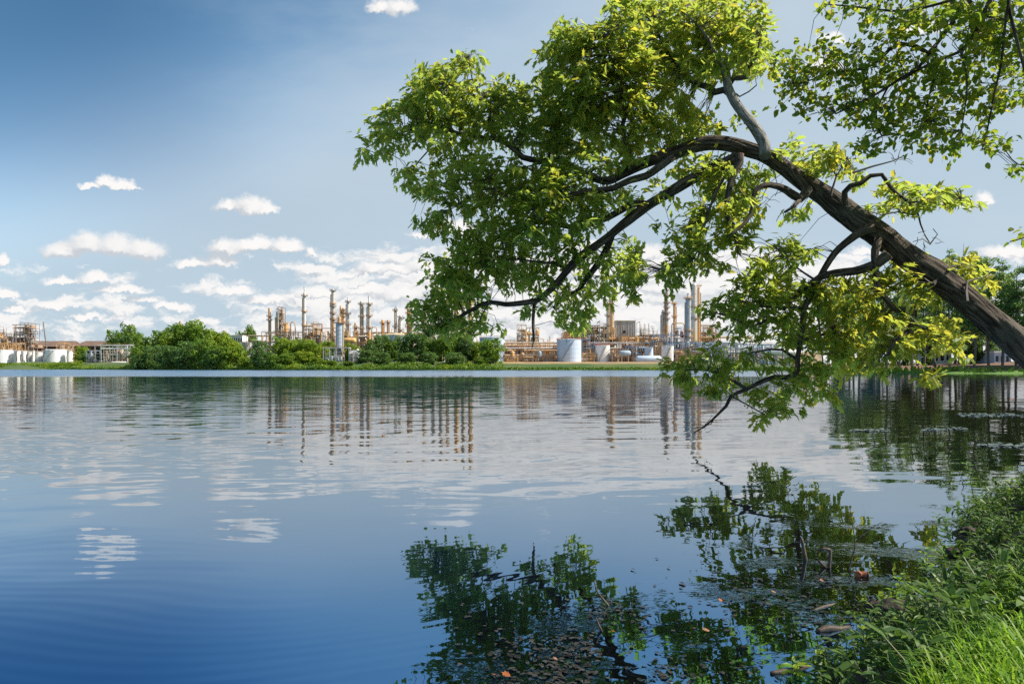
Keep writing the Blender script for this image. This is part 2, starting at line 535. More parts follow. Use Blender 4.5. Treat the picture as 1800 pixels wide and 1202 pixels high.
# ------------------------------------------------------------------ water
def build_water():
    mt = bpy.data.materials.new('lake_water')
    mt.use_nodes = True
    q = NT(mt.node_tree)
    pos = q.n('ShaderNodeNewGeometry').outputs[0]
    sp = q.n('ShaderNodeSeparateXYZ', i0=pos)
    x, y = sp.outputs[0], sp.outputs[1]
    # ripple trains, as surface slopes (two rings of waves crossing, plus wind noise)
    warp = q.v('MULTIPLY_ADD', q.v('SUBTRACT', q.noise(pos, 0.16, 2, 0.5, 1), (.5, .5, .5)), (6.0, 6.0, 0), pos)

    def train(centre, wl, slope):
        r = q.v('DISTANCE', warp, centre)
        dr = q.v('NORMALIZE', q.v('SUBTRACT', q.v('MULTIPLY', warp, (1, 1, 0)), centre))
        sl = q.m('MULTIPLY', q.m('COSINE', q.m('MULTIPLY', r, 2 * math.pi / wl)), slope)
        return q.v('SCALE', dr) if False else q.v('MULTIPLY', dr, q.n('ShaderNodeCombineXYZ', X=sl, Y=sl).outputs[0])

    def wind(scale, stretch, slope, detail=2):
        nz = q.noise(q.v('MULTIPLY', pos, (stretch, 1.0, 1.0)), scale, detail, 0.5, 1)
        return q.v('MULTIPLY', q.v('SUBTRACT', nz, (.5, .5, .5)), (slope * 0.6, slope, 0))

    patch = q.rng(q.noise(pos, 0.11, 3), 0.36, 0.66, 0.25, 1.0)
    sl = q.v('ADD', train((-9.0, 27.0, 0), 0.45, 0.0085), train((15.0, -5.0, 0), 0.55, 0.008))
    sl = q.v('ADD', sl, train((-14.0, 40.0, 0), 1.1, 0.012))
    sl = q.v('MULTIPLY', sl, q.n('ShaderNodeCombineXYZ', X=patch, Y=patch).outputs[0])
    sl = q.v('ADD', sl, wind(4.2, 0.24, 0.075, 3))
    sl = q.v('ADD', sl, wind(1.2, 0.35, 0.030))
    fine = q.rng(y, 2.6, 6.0, 0.012, 0.0)
    cap = train((2.0, -7.0, 0), 0.105, 1.0)
    sl = q.v('ADD', sl, q.v('MULTIPLY', cap, q.n('ShaderNodeCombineXYZ', X=fine, Y=fine).outputs[0]))
    calm = q.rng(y, 2.6, 7.0, 0.42, 1.0)
    calm = q.m('MULTIPLY', calm, q.rng(q.m('SUBTRACT', x, q.m('MULTIPLY', y, 0.42)), -4.0, 1.0, 1.0, 0.55))
    calm = q.m('MULTIPLY', calm, q.rng(y, 22, 90, 1.0, 0.5))
    sl = q.v('MULTIPLY', sl, q.n('ShaderNodeCombineXYZ', X=calm, Y=calm).outputs[0])
    # scum and wet leaves break the mirror in the shallows by the bank
    scum = q.m('MULTIPLY', q.rng(q.m('SUBTRACT', y, q.m('MULTIPLY', x, 1.05)), 2.0, 3.3, 1.0, 0.0), q.rng(q.noise(q.v('MULTIPLY', pos, (1.0, 1.6, 1.0)), 1.5, 4, 0.6), 0.50, 0.62))
    scum = q.m('MULTIPLY', scum, q.rng(y, 4.5, 6.5, 1.0, 0.0))
    sc = q.noise(q.v('MULTIPLY', pos, (0.6, 1.0, 1.0)), 42, 3, 0.6, 1)
    sl = q.v('ADD', sl, q.v('MULTIPLY', q.v('SUBTRACT', sc, (.5, .5, .5)), q.n('ShaderNodeCombineXYZ', X=q.m('MULTIPLY', scum, 0.7), Y=q.m('MULTIPLY', scum, 1.2)).outputs[0]))
    # breeze-roughened strip along the far shore, not in the sheltered bay on the right
    yw = q.m('ADD', y, q.m('MULTIPLY', q.noise(q.v('MULTIPLY', pos, (0.03, 0.05, 0)), 1.0, 4, 0.65), 46))
    strip = q.m('MULTIPLY', q.rng(yw, 108, 140), q.rng(q.m('DIVIDE', x, y), 0.30, 0.46, 1.0, 0.0))
    ws = q.noise(q.v('MULTIPLY', pos, (0.5, 1.0, 1.0)), 1.3, 3, 0.6, 1)
    wsp = q.n('ShaderNodeSeparateXYZ', i0=q.v('SUBTRACT', ws, (.5, .5, .5)))
    wy = q.m('MULTIPLY', q.m('MULTIPLY_ADD', q.m('ABSOLUTE', wsp.outputs[1]), -1.1, -0.03), strip)
    wx = q.m('MULTIPLY', q.m('MULTIPLY', wsp.outputs[0], 0.5), strip)
    sl = q.v('ADD', sl, q.n('ShaderNodeCombineXYZ', X=wx, Y=wy).outputs[0])
    bp = q.v('NORMALIZE', q.v('ADD', q.v('MULTIPLY', sl, (1, 1, 0)), (0, 0, 1)))
    rough = q.m('ADD', q.rng(y, 8, 60, 0.01, 0.03), q.m('MULTIPLY', strip, 0.12))
    bank = q.rng(q.m('SUBTRACT', y, q.m('MULTIPLY', x, 1.6)), 2.0, 6.0)
    body = q.mix(bank, (0.007, 0.006, 0.004), (0.006, 0.016, 0.030))
    body = q.mix(strip, body, (0.03, 0.09, 0.17))  # blue of the reflected higher sky put into the strip's diffuse colour
    df = q.n('ShaderNodeBsdfDiffuse', Color=body)
    inc = q.n('ShaderNodeNewGeometry').outputs['Incoming']
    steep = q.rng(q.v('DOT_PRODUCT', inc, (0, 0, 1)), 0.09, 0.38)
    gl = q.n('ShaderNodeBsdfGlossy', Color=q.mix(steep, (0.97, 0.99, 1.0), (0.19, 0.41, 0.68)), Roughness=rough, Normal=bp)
    fr = q.n('ShaderNodeFresnel', IOR=20.0, Normal=bp)
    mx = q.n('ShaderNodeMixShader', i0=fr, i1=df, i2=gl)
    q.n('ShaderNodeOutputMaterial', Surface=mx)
    mb = MB()
    mb.poly([(-1400, -90, 0), (200, -90, 0), (200, 800, 0), (-1400, 800, 0)])
    tag(mb.build('water', mt), kind='structure')


build_water()


# ------------------------------------------------------------------ the leaning oak over the water
M['oakbark'] = bark('oak_bark', (0.026, 0.020, 0.016), (0.155, 0.124, 0.098), 26, 3.2, 0.05)
M['greybark'] = bark('pale_grey_bark', (0.12, 0.11, 0.10), (0.34, 0.32, 0.29), 34, 7, 0.02)
M['twig'] = paint('twig_bark', (0.050, 0.042, 0.036), (0.10, 0.085, 0.07), 6)
M['oakleaf'] = leafmat('oak_leaf', [(0.072, 0.135, 0.026), (0.118, 0.200, 0.032), (0.172, 0.240, 0.036), (0.245, 0.262, 0.038)], trans=(0.56, 0.62, 0.08), tf=.62)
M['oakleaf2'] = leafmat('oak_leaf_yellow_sunlit', [(0.10, 0.165, 0.02), (0.16, 0.21, 0.022), (0.24, 0.245, 0.024), (0.31, 0.26, 0.024)], trans=(0.66, 0.60, 0.07), tf=.62)  # yellower copy: leaf tint plus sun glow painted into the colour
M['roundleaf'] = leafmat('round_leaf', [(0.05, 0.105, 0.014), (0.09, 0.155, 0.016), (0.14, 0.195, 0.018), (0.24, 0.22, 0.02)], trans=(0.36, 0.48, 0.03), tf=0.5)
OAKLEAF = [(0, 0), (0.10, 0.10), (0.26, 0.42), (0.16, 0.46), (0.22, 0.80), (0.08, 0.74), (0, 1.0), (-0.08, 0.74), (-0.22, 0.80), (-0.16, 0.46), (-0.26, 0.42), (-0.10, 0.10)]
ROUNDLEAF = [(0, 0), (0.26, 0.18), (0.36, 0.45), (0.26, 0.75), (0, 1.0), (-0.26, 0.75), (-0.36, 0.45), (-0.26, 0.18)]


def leaf(mb, p, d, n, ln, shape, m=0, bend=0.25, wid=1.0):
    d = d.normalized()
    sdir = d.cross(n)
    if sdir.length < 1e-4: sdir = d.cross(Vector((1, 0.3, 0.2)))
    sdir.normalize()
    up = sdir.cross(d)
    b = len(mb.v)
    for a, t in shape:
        q = p + d * (t * ln) + sdir * (a * ln * wid) + up * (abs(a) * ln * 0.35 - bend * ln * t * t)
        mb.v.append((q.x, q.y, q.z))
    k = len(shape)
    mb.f.append(tuple(range(b, b + k)))
    mb.mi.append(m)
    mb.uv.append(None)


def path(pts, d0, d1, step=18):
    """smooth polyline through photo pixels, its depth running from d0 to d1; returns points and fraction"""
    a = [Vector((x, y, 0)) for x, y in pts]
    L = [0]
    for i in range(1, len(a)): L.append(L[-1] + (a[i] - a[i - 1]).length)
    out = []
    for i in range(len(a) - 1):
        p0, p1, p2, p3 = a[max(i - 1, 0)], a[i], a[i + 1], a[min(i + 2, len(a) - 1)]
        n = max(1, int((p2 - p1).length / step))
        for j in range(n + (i == len(a) - 2)):
            t = j / n
            q = 0.5 * ((2 * p1) + (p2 - p0) * t + (2 * p0 - 5 * p1 + 4 * p2 - p3) * t * t + (3 * p1 - p0 - 3 * p2 + p3) * t ** 3)
            fr = (L[i] + (L[i + 1] - L[i]) * t) / L[-1]
            out.append((P(q.x, q.y, d0 + (d1 - d0) * fr), fr))
    return out


def interp(fr, ks): return float(np.interp(fr, np.linspace(0, 1, len(ks)), ks))


OAK_NODES = []


def limb(mb, pts, d0, d1, wpx, n=9, wob=0.10, store=OAK_NODES, step=11):
    """wpx: widths in photo pixels along the limb"""
    pp = path(pts, d0, d1, step)
    rad = [max(0.0035, 0.92 * interp(fr, wpx) / F * (d0 + (d1 - d0) * fr) / 2) for _, fr in pp]
    mb.tube([p for p, _ in pp], rad, n + 5, 0, wob=wob, uv=True, ridge=0.08)
    store += [p for p, _ in pp[1:]]


oak = thing('oak_tree', 'large leaning oak reaching out over the lake from the right bank', 'tree', (7.45, 8.5, gz(7.45, 8.5) - 0.15))
t = MB()
pp = path([(1968, 762), (1925, 715), (1870, 668), (1800, 612), (1720, 545), (1650, 487), (1600, 455), (1545, 413), (1500, 381), (1450, 345), (1408, 317), (1352, 277), (1320, 264), (1280, 253), (1240, 252), (1205, 262),
           (1176, 272), (1129, 288), (1097, 304), (1069, 318), (1042, 313)], 8.5, 10.9, 7)
rad = [0.93 * interp(fr, [74, 60, 55, 52, 47, 45, 50, 42, 46, 38, 27, 26, 26, 24, 19, 13]) / F * (8.5 + 2.4 * fr) / 2 for _, fr in pp]
t.tube([p for p, _ in pp], rad, 44, 0, wob=0.11, uv=True, ridge=0.10)
OAK_NODES += [p for p, fr in pp if fr > 0.5]
t.build('trunk', M['oakbark'], oak, smooth=True)
LIMBS = [  # pixels, depth from, to, widths, look
    ([(1345, 275), (1343, 252), (1328, 227), (1309, 203), (1292, 180), (1279, 152), (1276, 128), (1262, 100), (1246, 70), (1222, 40), (1200, 20)], 9.9, 10.6, [23, 20, 18, 17, 15, 7, 5, 3], 'greybark'),
    ([(1279, 152), (1289, 138), (1313, 136), (1318, 118), (1330, 92), (1336, 66)], 10.3, 10.0, [11, 9, 7, 4], 'oakbark'),
    ([(1284, 165), (1273, 158), (1257, 162), (1244, 153), (1225, 148), (1200, 130), (1178, 100), (1160, 66), (1150, 36)], 10.3, 11.0, [14, 11, 9, 6, 4], 'oakbark'),
    ([(1296, 276), (1268, 290), (1233, 306), (1202, 323), (1161, 348), (1135, 364), (1091, 398), (1070, 415), (1045, 434), (1014, 456), (997, 475), (980, 496), (957, 519), (943, 528), (920, 532), (889, 535), (861, 531),
      (838, 540), (816, 552), (793, 566), (773, 576), (753, 592)], 10.1, 11.5, [22, 22, 21, 19, 18, 15, 17, 14, 12, 10, 8, 6, 4], 'oakbark'),
    ([(1090, 399), (1076, 412), (1067, 437), (1048, 468), (1028, 493), (1017, 511), (991, 523), (974, 541)], 10.9, 11.8, [15, 13, 12, 9, 6], 'oakbark'),
    ([(1140, 360), (1113, 358), (1082, 375), (1056, 388), (1010, 399), (960, 392), (923, 393), (901, 404), (864, 424), (844, 441), (821, 455), (793, 470)], 10.7, 11.4, [14, 13, 11, 9, 8, 7, 5, 3], 'oakbark'),
    ([(1048, 312), (1019, 303), (1005, 294), (980, 281), (949, 282), (919, 277), (907, 265), (889, 251), (872, 243), (852, 243), (825, 237), (807, 235), (792, 230), (770, 222), (745, 223), (712, 232), (690, 240)], 10.9, 11.3, [14, 12, 12, 11, 9, 7, 5, 3], 'oakbark'),
    ([(1183, 276), (1154, 297), (1135, 310), (1107, 317), (1075, 332), (1056, 334), (1020, 338), (980, 352), (945, 372)], 10.4, 10.2, [15, 14, 12, 8, 5], 'oakbark'),
    ([(1105, 300), (1105, 258), (1092, 229), (1100, 202), (1092, 176), (1093, 149), (1088, 128), (1070, 96), (1062, 66)], 10.6, 10.2, [10, 9, 8, 6, 4], 'oakbark'),
    ([(1300, 272), (1300, 286), (1287, 313), (1279, 346), (1275, 376), (1289, 398), (1295, 424), (1297, 446)], 9.9, 9.6, [16, 13, 11, 10, 8, 4], 'oakbark'),
    ([(1486, 362), (1485, 338), (1495, 327), (1513, 322), (1530, 309), (1550, 307), (1561, 322), (1575, 339), (1598, 356), (1612, 372), (1618, 394), (1626, 414), (1636, 430)], 9.4, 9.0, [12, 10, 8, 7, 5, 3, 2], 'oakbark'),
    ([(1536, 400), (1513, 408), (1493, 422), (1468, 444), (1451, 469), (1437, 495), (1423, 523), (1412, 547), (1411, 570), (1406, 600), (1403, 628), (1400, 661)], 9.5, 10.0, [19, 14, 12, 11, 11, 10, 9, 10], 'oakbark'),
    ([(1402, 655), (1385, 663), (1360, 663), (1336, 672), (1312, 684), (1285, 696), (1276, 714), (1261, 729), (1238, 750), (1219, 761)], 10.0, 10.5, [12, 9, 8, 7, 4, 2], 'oakbark'),
    ([(1562, 446), (1541, 464), (1522, 471), (1500, 477), (1468, 480), (1440, 488), (1405, 515), (1378, 545)], 9.4, 9.9, [22, 17, 15, 13, 8, 4], 'oakbark'),
    ([(1545, 420), (1538, 440), (1539, 475), (1543, 503), (1558, 526), (1575, 545), (1598, 543), (1608, 548), (1604, 568), (1597, 582), (1575, 598), (1560, 624)], 9.5, 9.2, [15, 13, 11, 10, 8, 5], 'oakbark'),
    ([(1420, 330), (1407, 349), (1382, 334), (1353, 325), (1328, 335), (1320, 376), (1303, 398), (1278, 417)], 9.7, 9.3, [18, 15, 11, 8, 7, 4], 'oakbark'),
    ([(1405, 352), (1394, 364), (1379, 373)], 9.6, 9.4, [9, 6, 4], 'oakbark'),
    ([(940, 532), (937, 560), (938, 598)], 11.2, 11.1, [7, 6, 4.5], 'oakbark'),
    ([(869, 243), (859, 220), (862, 195), (849, 177), (820, 162), (790, 150)], 11.1, 10.8, [8, 6, 5, 3], 'oakbark'),
]
for pts, d0, d1, wp, look in LIMBS:
    b = MB()
    limb(b, pts, d0, d1, wp)
    b.build('limb', M[look], oak, smooth=True)
TWIGS = [
    ([(807, 235), (782, 252), (752, 266), (735, 285), (722, 305)], 11.2, 11.0, [4, 3, 2]), ([(997, 475), (977, 464), (949, 461), (901, 455), (870, 462)], 11, 10.7, [5, 4, 2]),
    ([(861, 531), (850, 548), (838, 574), (830, 590)], 11.3, 11.2, [4, 2]), ([(945, 372), (900, 352), (861, 331), (824, 348), (793, 368)], 10.3, 10.6, [5, 4, 2]), ([(980, 281), (900, 300), (850, 317), (793, 317), (765, 330)], 11, 10.9, [4, 3, 2]),
    ([(1278, 303), (1256, 344), (1240, 389), (1230, 427), (1218, 455), (1180, 480)], 9.9, 9.7, [5, 5, 4, 2]), ([(1312, 684), (1279, 663), (1246, 651), (1205, 650)], 10.2, 10.3, [7, 5, 2]),
    ([(1398, 630), (1375, 615), (1354, 614), (1310, 622)], 10, 9.8, [6, 4, 2]), ([(1413, 598), (1437, 589), (1467, 587)], 10, 10.1, [5, 4, 2]), ([(1437, 540), (1442, 590), (1448, 650)], 9.8, 9.9, [4, 3, 2]),
    ([(1600, 581), (1618, 594), (1634, 621), (1645, 642), (1640, 660)], 9.2, 9.1, [6, 5, 2]), ([(1604, 568), (1629, 578), (1653, 592), (1680, 613)], 9.2, 9.0, [4, 3, 2]), ([(1540, 500), (1530, 520), (1515, 528)], 9.4, 9.3, [6, 2]),
    ([(1499, 304), (1536, 292), (1570, 283), (1589, 274)], 9.6, 9.6, [4, 3, 1.5]), ([(1598, 356), (1640, 352), (1690, 350)], 9.1, 9.0, [4, 3, 1.5]), ([(1460, 345), (1470, 310), (1490, 280)], 9.7, 9.8, [5, 3, 2]),
    ([(1278, 149), (1300, 170), (1330, 150)], 10.3, 10.0, [4, 2]), ([(862, 195), (830, 140), (825, 100)], 11, 11, [3, 2]), ([(1350, 560), (1320, 575), (1290, 560), (1250, 548)], 10, 9.9, [5, 4, 2]), ([(1413, 541), (1360, 540), (1320, 535), (1280, 520)], 9.9, 9.8, [6, 4, 2]),
    ([(1437, 495), (1400, 470), (1370, 440)], 9.7, 9.8, [5, 3, 2]), ([(1285, 696), (1320, 715), (1355, 735)], 10.3, 10.0, [3, 2]), ([(1700, 530), (1700, 495), (1725, 488)], 9.0, 9.3, [6, 4, 2]), ([(1640, 500), (1665, 470), (1690, 465)], 9.2, 9.6, [6, 4, 2]),
    ([(1605, 378), (1580, 372), (1550, 378), (1530, 372)], 9.0, 9.0, [3, 2]), ([(1636, 430), (1622, 420), (1605, 425)], 9.0, 9.0, [2, 1.2]), ([(1636, 428), (1648, 412), (1640, 402)], 9, 9, [2, 1.2]),
    ([(1258, 731), (1250, 745), (1222, 752)], 10.4, 10.5, [2, 1.5]), ([(938, 598), (935, 612)], 11.1, 11.1, [3, 1.5]),
]
crown = MB()
rng = random.Random(4)
for pts, d0, d1, wp in TWIGS:
    pp = path(pts, d0, d1, 14)
    crown.tube([p for p, _ in pp], [max(0.004, interp(fr, wp) / F * 10 / 2) for _, fr in pp], 5, 2, wob=0.1)
    if pts[0] not in ((1499, 304), (1636, 430), (1636, 428), (1258, 731), (938, 598)): OAK_NODES += [p for p, _ in pp]
# bare thin side twigs on the curly and the dead branches
for (x0, y0), n in (((1570, 283), 5), ((1585, 276), 3), ((1626, 414), 4), ((1636, 430), 4), ((1640, 352), 3), ((1228, 752), 4), ((1000, 545), 4), ((960, 540), 3), ((770, 330), 2), ((1210, 400), 3), ((1350, 350), 4), ((720, 345), 1)):
    for _ in range(n):
        a = rng.uniform(0, 6.28)
        L = rng.uniform(12, 38)
        q = [(x0 + rng.uniform(-14, 14), y0 + rng.uniform(-8, 8))]
        for _k in range(3):
            a += rng.uniform(-0.6, 0.6)
            q.append((q[-1][0] + math.cos(a) * L / 3, q[-1][1] + math.sin(a) * L / 3))
        d = min((n_ for n_ in OAK_NODES), key=lambda v: (CX + v.x / v.y * F - x0) ** 2 + (HY - (v.z - CAMZ) / v.y * F - y0) ** 2).y
        pp = path(q, d, d + rng.uniform(-.2, .2), 6)
        crown.tube([p for p, _ in pp], [0.0055 * (1 - 0.6 * fr) for _, fr in pp], 3, 2)
# foliage masses: pixel centre, half width, half height, share of yellow leaves (own tint and painted sunlight) 0-1, fullness
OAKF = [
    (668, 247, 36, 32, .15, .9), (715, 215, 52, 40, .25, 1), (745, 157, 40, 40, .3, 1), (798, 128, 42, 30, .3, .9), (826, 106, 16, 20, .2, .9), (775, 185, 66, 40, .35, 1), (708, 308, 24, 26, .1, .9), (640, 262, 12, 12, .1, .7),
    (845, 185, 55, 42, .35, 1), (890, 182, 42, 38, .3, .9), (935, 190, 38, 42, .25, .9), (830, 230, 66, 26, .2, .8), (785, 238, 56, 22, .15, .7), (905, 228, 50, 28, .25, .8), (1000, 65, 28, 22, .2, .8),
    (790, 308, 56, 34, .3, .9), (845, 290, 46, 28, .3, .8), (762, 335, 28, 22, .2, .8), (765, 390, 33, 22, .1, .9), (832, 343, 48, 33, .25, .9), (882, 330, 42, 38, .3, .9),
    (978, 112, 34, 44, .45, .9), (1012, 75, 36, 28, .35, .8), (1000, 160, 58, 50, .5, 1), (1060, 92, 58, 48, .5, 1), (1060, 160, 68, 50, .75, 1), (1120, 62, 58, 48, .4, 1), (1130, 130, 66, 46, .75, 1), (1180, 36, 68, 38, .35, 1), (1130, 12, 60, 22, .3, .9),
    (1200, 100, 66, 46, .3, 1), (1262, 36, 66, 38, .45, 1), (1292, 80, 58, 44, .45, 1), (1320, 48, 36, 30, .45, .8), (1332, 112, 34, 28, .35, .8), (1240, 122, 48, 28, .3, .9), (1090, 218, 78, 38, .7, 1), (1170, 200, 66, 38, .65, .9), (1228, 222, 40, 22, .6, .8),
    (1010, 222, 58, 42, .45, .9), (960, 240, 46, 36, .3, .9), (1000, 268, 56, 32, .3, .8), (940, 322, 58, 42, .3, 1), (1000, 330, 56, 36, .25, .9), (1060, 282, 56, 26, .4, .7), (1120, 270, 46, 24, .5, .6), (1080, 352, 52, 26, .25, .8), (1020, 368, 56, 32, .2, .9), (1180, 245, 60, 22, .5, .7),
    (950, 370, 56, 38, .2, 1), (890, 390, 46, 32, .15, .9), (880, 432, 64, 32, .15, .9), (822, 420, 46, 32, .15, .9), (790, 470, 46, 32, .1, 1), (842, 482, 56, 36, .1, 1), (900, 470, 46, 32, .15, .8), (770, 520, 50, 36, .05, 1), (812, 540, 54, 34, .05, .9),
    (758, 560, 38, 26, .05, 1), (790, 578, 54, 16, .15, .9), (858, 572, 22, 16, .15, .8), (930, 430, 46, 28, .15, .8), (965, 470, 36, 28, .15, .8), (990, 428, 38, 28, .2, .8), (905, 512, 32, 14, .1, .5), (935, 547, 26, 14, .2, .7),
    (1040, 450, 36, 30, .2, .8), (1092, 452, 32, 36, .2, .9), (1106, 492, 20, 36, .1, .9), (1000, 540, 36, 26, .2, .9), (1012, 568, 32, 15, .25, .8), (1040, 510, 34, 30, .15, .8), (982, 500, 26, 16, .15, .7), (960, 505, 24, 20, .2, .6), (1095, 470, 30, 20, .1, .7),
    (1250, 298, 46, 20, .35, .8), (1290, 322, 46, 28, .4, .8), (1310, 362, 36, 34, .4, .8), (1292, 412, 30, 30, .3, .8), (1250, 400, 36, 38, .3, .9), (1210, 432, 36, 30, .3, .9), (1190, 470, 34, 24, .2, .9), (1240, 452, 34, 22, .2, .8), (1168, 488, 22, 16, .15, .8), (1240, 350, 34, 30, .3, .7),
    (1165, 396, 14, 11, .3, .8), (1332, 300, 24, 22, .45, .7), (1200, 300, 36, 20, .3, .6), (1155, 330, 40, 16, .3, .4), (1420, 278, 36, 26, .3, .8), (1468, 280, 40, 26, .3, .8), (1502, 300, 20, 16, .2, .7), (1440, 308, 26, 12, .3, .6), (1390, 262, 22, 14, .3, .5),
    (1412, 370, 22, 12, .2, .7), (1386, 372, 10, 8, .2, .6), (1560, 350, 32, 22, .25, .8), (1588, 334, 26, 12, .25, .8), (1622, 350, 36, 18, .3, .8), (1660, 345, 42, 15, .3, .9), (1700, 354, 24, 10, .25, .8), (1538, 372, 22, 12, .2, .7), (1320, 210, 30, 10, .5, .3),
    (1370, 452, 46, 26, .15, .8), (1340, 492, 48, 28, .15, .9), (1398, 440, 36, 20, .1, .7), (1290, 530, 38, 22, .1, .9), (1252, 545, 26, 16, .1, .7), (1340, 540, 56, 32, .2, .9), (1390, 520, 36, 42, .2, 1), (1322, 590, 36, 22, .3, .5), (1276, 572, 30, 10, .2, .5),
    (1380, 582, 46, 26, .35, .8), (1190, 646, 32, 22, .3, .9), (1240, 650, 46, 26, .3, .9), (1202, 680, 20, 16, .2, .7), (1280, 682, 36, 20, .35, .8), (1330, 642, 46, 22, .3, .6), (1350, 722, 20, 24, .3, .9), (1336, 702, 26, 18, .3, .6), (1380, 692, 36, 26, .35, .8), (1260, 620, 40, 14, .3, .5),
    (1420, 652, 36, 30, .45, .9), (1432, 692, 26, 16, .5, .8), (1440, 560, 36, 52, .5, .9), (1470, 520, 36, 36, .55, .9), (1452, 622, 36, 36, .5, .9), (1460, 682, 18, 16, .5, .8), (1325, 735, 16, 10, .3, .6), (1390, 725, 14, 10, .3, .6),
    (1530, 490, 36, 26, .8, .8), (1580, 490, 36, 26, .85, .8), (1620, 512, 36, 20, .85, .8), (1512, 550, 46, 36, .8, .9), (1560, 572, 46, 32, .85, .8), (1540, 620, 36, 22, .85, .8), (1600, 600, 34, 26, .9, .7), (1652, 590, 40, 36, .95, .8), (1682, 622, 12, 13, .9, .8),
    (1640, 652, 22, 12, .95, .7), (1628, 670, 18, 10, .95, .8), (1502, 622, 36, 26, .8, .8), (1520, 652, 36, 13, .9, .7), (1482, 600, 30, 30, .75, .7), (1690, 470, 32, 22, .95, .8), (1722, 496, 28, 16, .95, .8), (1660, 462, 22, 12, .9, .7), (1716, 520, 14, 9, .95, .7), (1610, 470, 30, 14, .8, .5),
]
NODES = np.array([tuple(v) for v in OAK_NODES])


def near_node(p, lat=True):
    d = ((NODES - np.array(p)) * np.array([1, 0.7, 1]))
    i = int(np.argmin((d * d).sum(1)))
    return Vector(NODES[i])


def foliage(mb, blobs, shape, ln, per_area, spray, spread, node_fn, lr, wid=1.0, twig_r=0.005, twig_m=2, depth_jit=0.8, ym=1, droop=0.35):
    for (x, y, rx, ry, yel, full) in blobs:
        n = max(2, int(math.pi * rx * ry * full / per_area))
        for _ in range(n):
            while True:
                a, b = lr.uniform(-1, 1), lr.uniform(-1, 1)
                if a * a + b * b < 1: break
            px, py = x + a * rx, y + b * ry
            guess = P(px, py, 10.2)
            nd = node_fn(guess)
            c = P(px, py, max(5.5, nd.y + lr.uniform(-.45, 1.2) * depth_jit))
            nd = node_fn(c)
            out = c - nd
            if 0.12 < out.length < 1.0:
                mid = nd.lerp(c, 0.5) + Vector((lr.uniform(-.06, .06), lr.uniform(-.06, .06), 0.12 * out.length))
                mb.tube([nd, mid, c], [twig_r * 1.3, twig_r, twig_r * 0.6], 3, twig_m, caps=False)
            ax = (out.normalized() if out.length > 1e-3 else Vector((0, 0, 1))) * 0.7 + Vector((lr.gauss(0, .6), lr.gauss(0, .6), lr.gauss(0.1, .45)))
            ax.normalize()
            k = lr.randint(*spray)
            for i in range(k):
                off = ax * lr.uniform(-spread, spread) + Vector((lr.gauss(0, .035), lr.gauss(0, .035), lr.gauss(0, .03)))
                d = ax * 0.8 + Vector((lr.gauss(0, .75), lr.gauss(0, .75), lr.gauss(-droop, .5)))
                nr = Vector((lr.gauss(0, .45), lr.gauss(0, .45), 1))
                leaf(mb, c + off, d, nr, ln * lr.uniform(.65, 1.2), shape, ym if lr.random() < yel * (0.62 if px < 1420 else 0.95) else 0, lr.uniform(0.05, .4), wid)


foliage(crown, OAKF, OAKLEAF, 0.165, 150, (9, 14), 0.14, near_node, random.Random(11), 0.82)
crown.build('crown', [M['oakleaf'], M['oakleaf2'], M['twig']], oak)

# ------------------------------------------------------------------ round-leaved branches hanging in from the upper right
beech = thing('round_leaved_tree', 'tree at the top right corner hanging sprays of small round leaves', 'tree', (8.6, 6.6, gz(8.6, 6.6) - 0.1))
b = MB()
B_NODES = []
b.tube([(8.6, 6.6, gz(8.6, 6.6) - 0.2), (8.5, 6.7, 2.2), (8.3, 6.8, 4.6), (8.1, 7.0, 7.2), (7.9, 7.1, 9.5)], [0.26, 0.20, 0.17, 0.13, 0.06], 12, 0, wob=0.08, uv=True)
b.build('trunk', M['greybark'], beech, smooth=True)
for pts, d0, d1, wp in [
    ([(2200, -420), (2000, -260), (1850, -140), (1704, 0), (1669, 48), (1643, 82), (1616, 117), (1584, 138), (1542, 165), (1510, 181), (1470, 200)], 7.2, 8.0, [16, 14, 12, 11, 10, 9, 7, 5, 3]),
    ([(1645, 80), (1632, 93), (1611, 82), (1582, 78), (1563, 88), (1547, 104), (1520, 120), (1460, 130), (1400, 150)], 7.8, 8.2, [8, 7, 6, 4, 2]),
    ([(2150, -330), (1950, -200), (1800, -80), (1741, 0), (1728, 29), (1704, 74), (1683, 93), (1656, 104), (1616, 122), (1588, 140)], 7.0, 7.7, [14, 12, 10, 9, 8, 6, 4]),
    ([(2100, -250), (1900, -110), (1790, -40), (1773, 0), (1779, 37), (1787, 70), (1800, 120), (1815, 180)], 7.0, 7.2, [10, 8, 7, 6, 4]),
    ([(1773, 0), (1765, 60), (1760, 112), (1749, 160), (1736, 226), (1726, 262)], 7.1, 7.6, [5, 4, 4, 3, 2]), ([(1651, 108), (1642, 140), (1632, 173), (1628, 215)], 7.6, 7.9, [4, 3, 2]),
    ([(1704, -10), (1640, 10), (1580, 20), (1500, 12), (1452, 8)], 7.5, 8.0, [6, 5, 4, 2]), ([(1560, 155), (1540, 200), (1550, 240)], 7.9, 8.0, [4, 3, 2]), ([(1690, 90), (1700, 150), (1690, 230)], 7.4, 7.5, [4, 3, 2]),
    ([(1930, 150), (1860, 220), (1800, 290), (1765, 262)], 6.8, 7.0, [7, 5, 3, 1.5]), ([(1980, 330), (1880, 390), (1810, 415), (1775, 425)], 6.8, 7.0, [7, 5, 3, 2]),
    ([(2250, -100), (2100, 20), (1930, 150), (1990, 335)], 6.7, 6.8, [14, 12, 9, 7]), ([(2250, -110), (2200, -420)], 6.8, 7.1, [18, 16]),
]:
    m_ = MB()
    limb(m_, pts, d0, d1, wp, 7, 0.08, B_NODES)
    m_.build('limb', M['oakbark'], beech, smooth=True)
BN = np.array([tuple(v) for v in B_NODES])


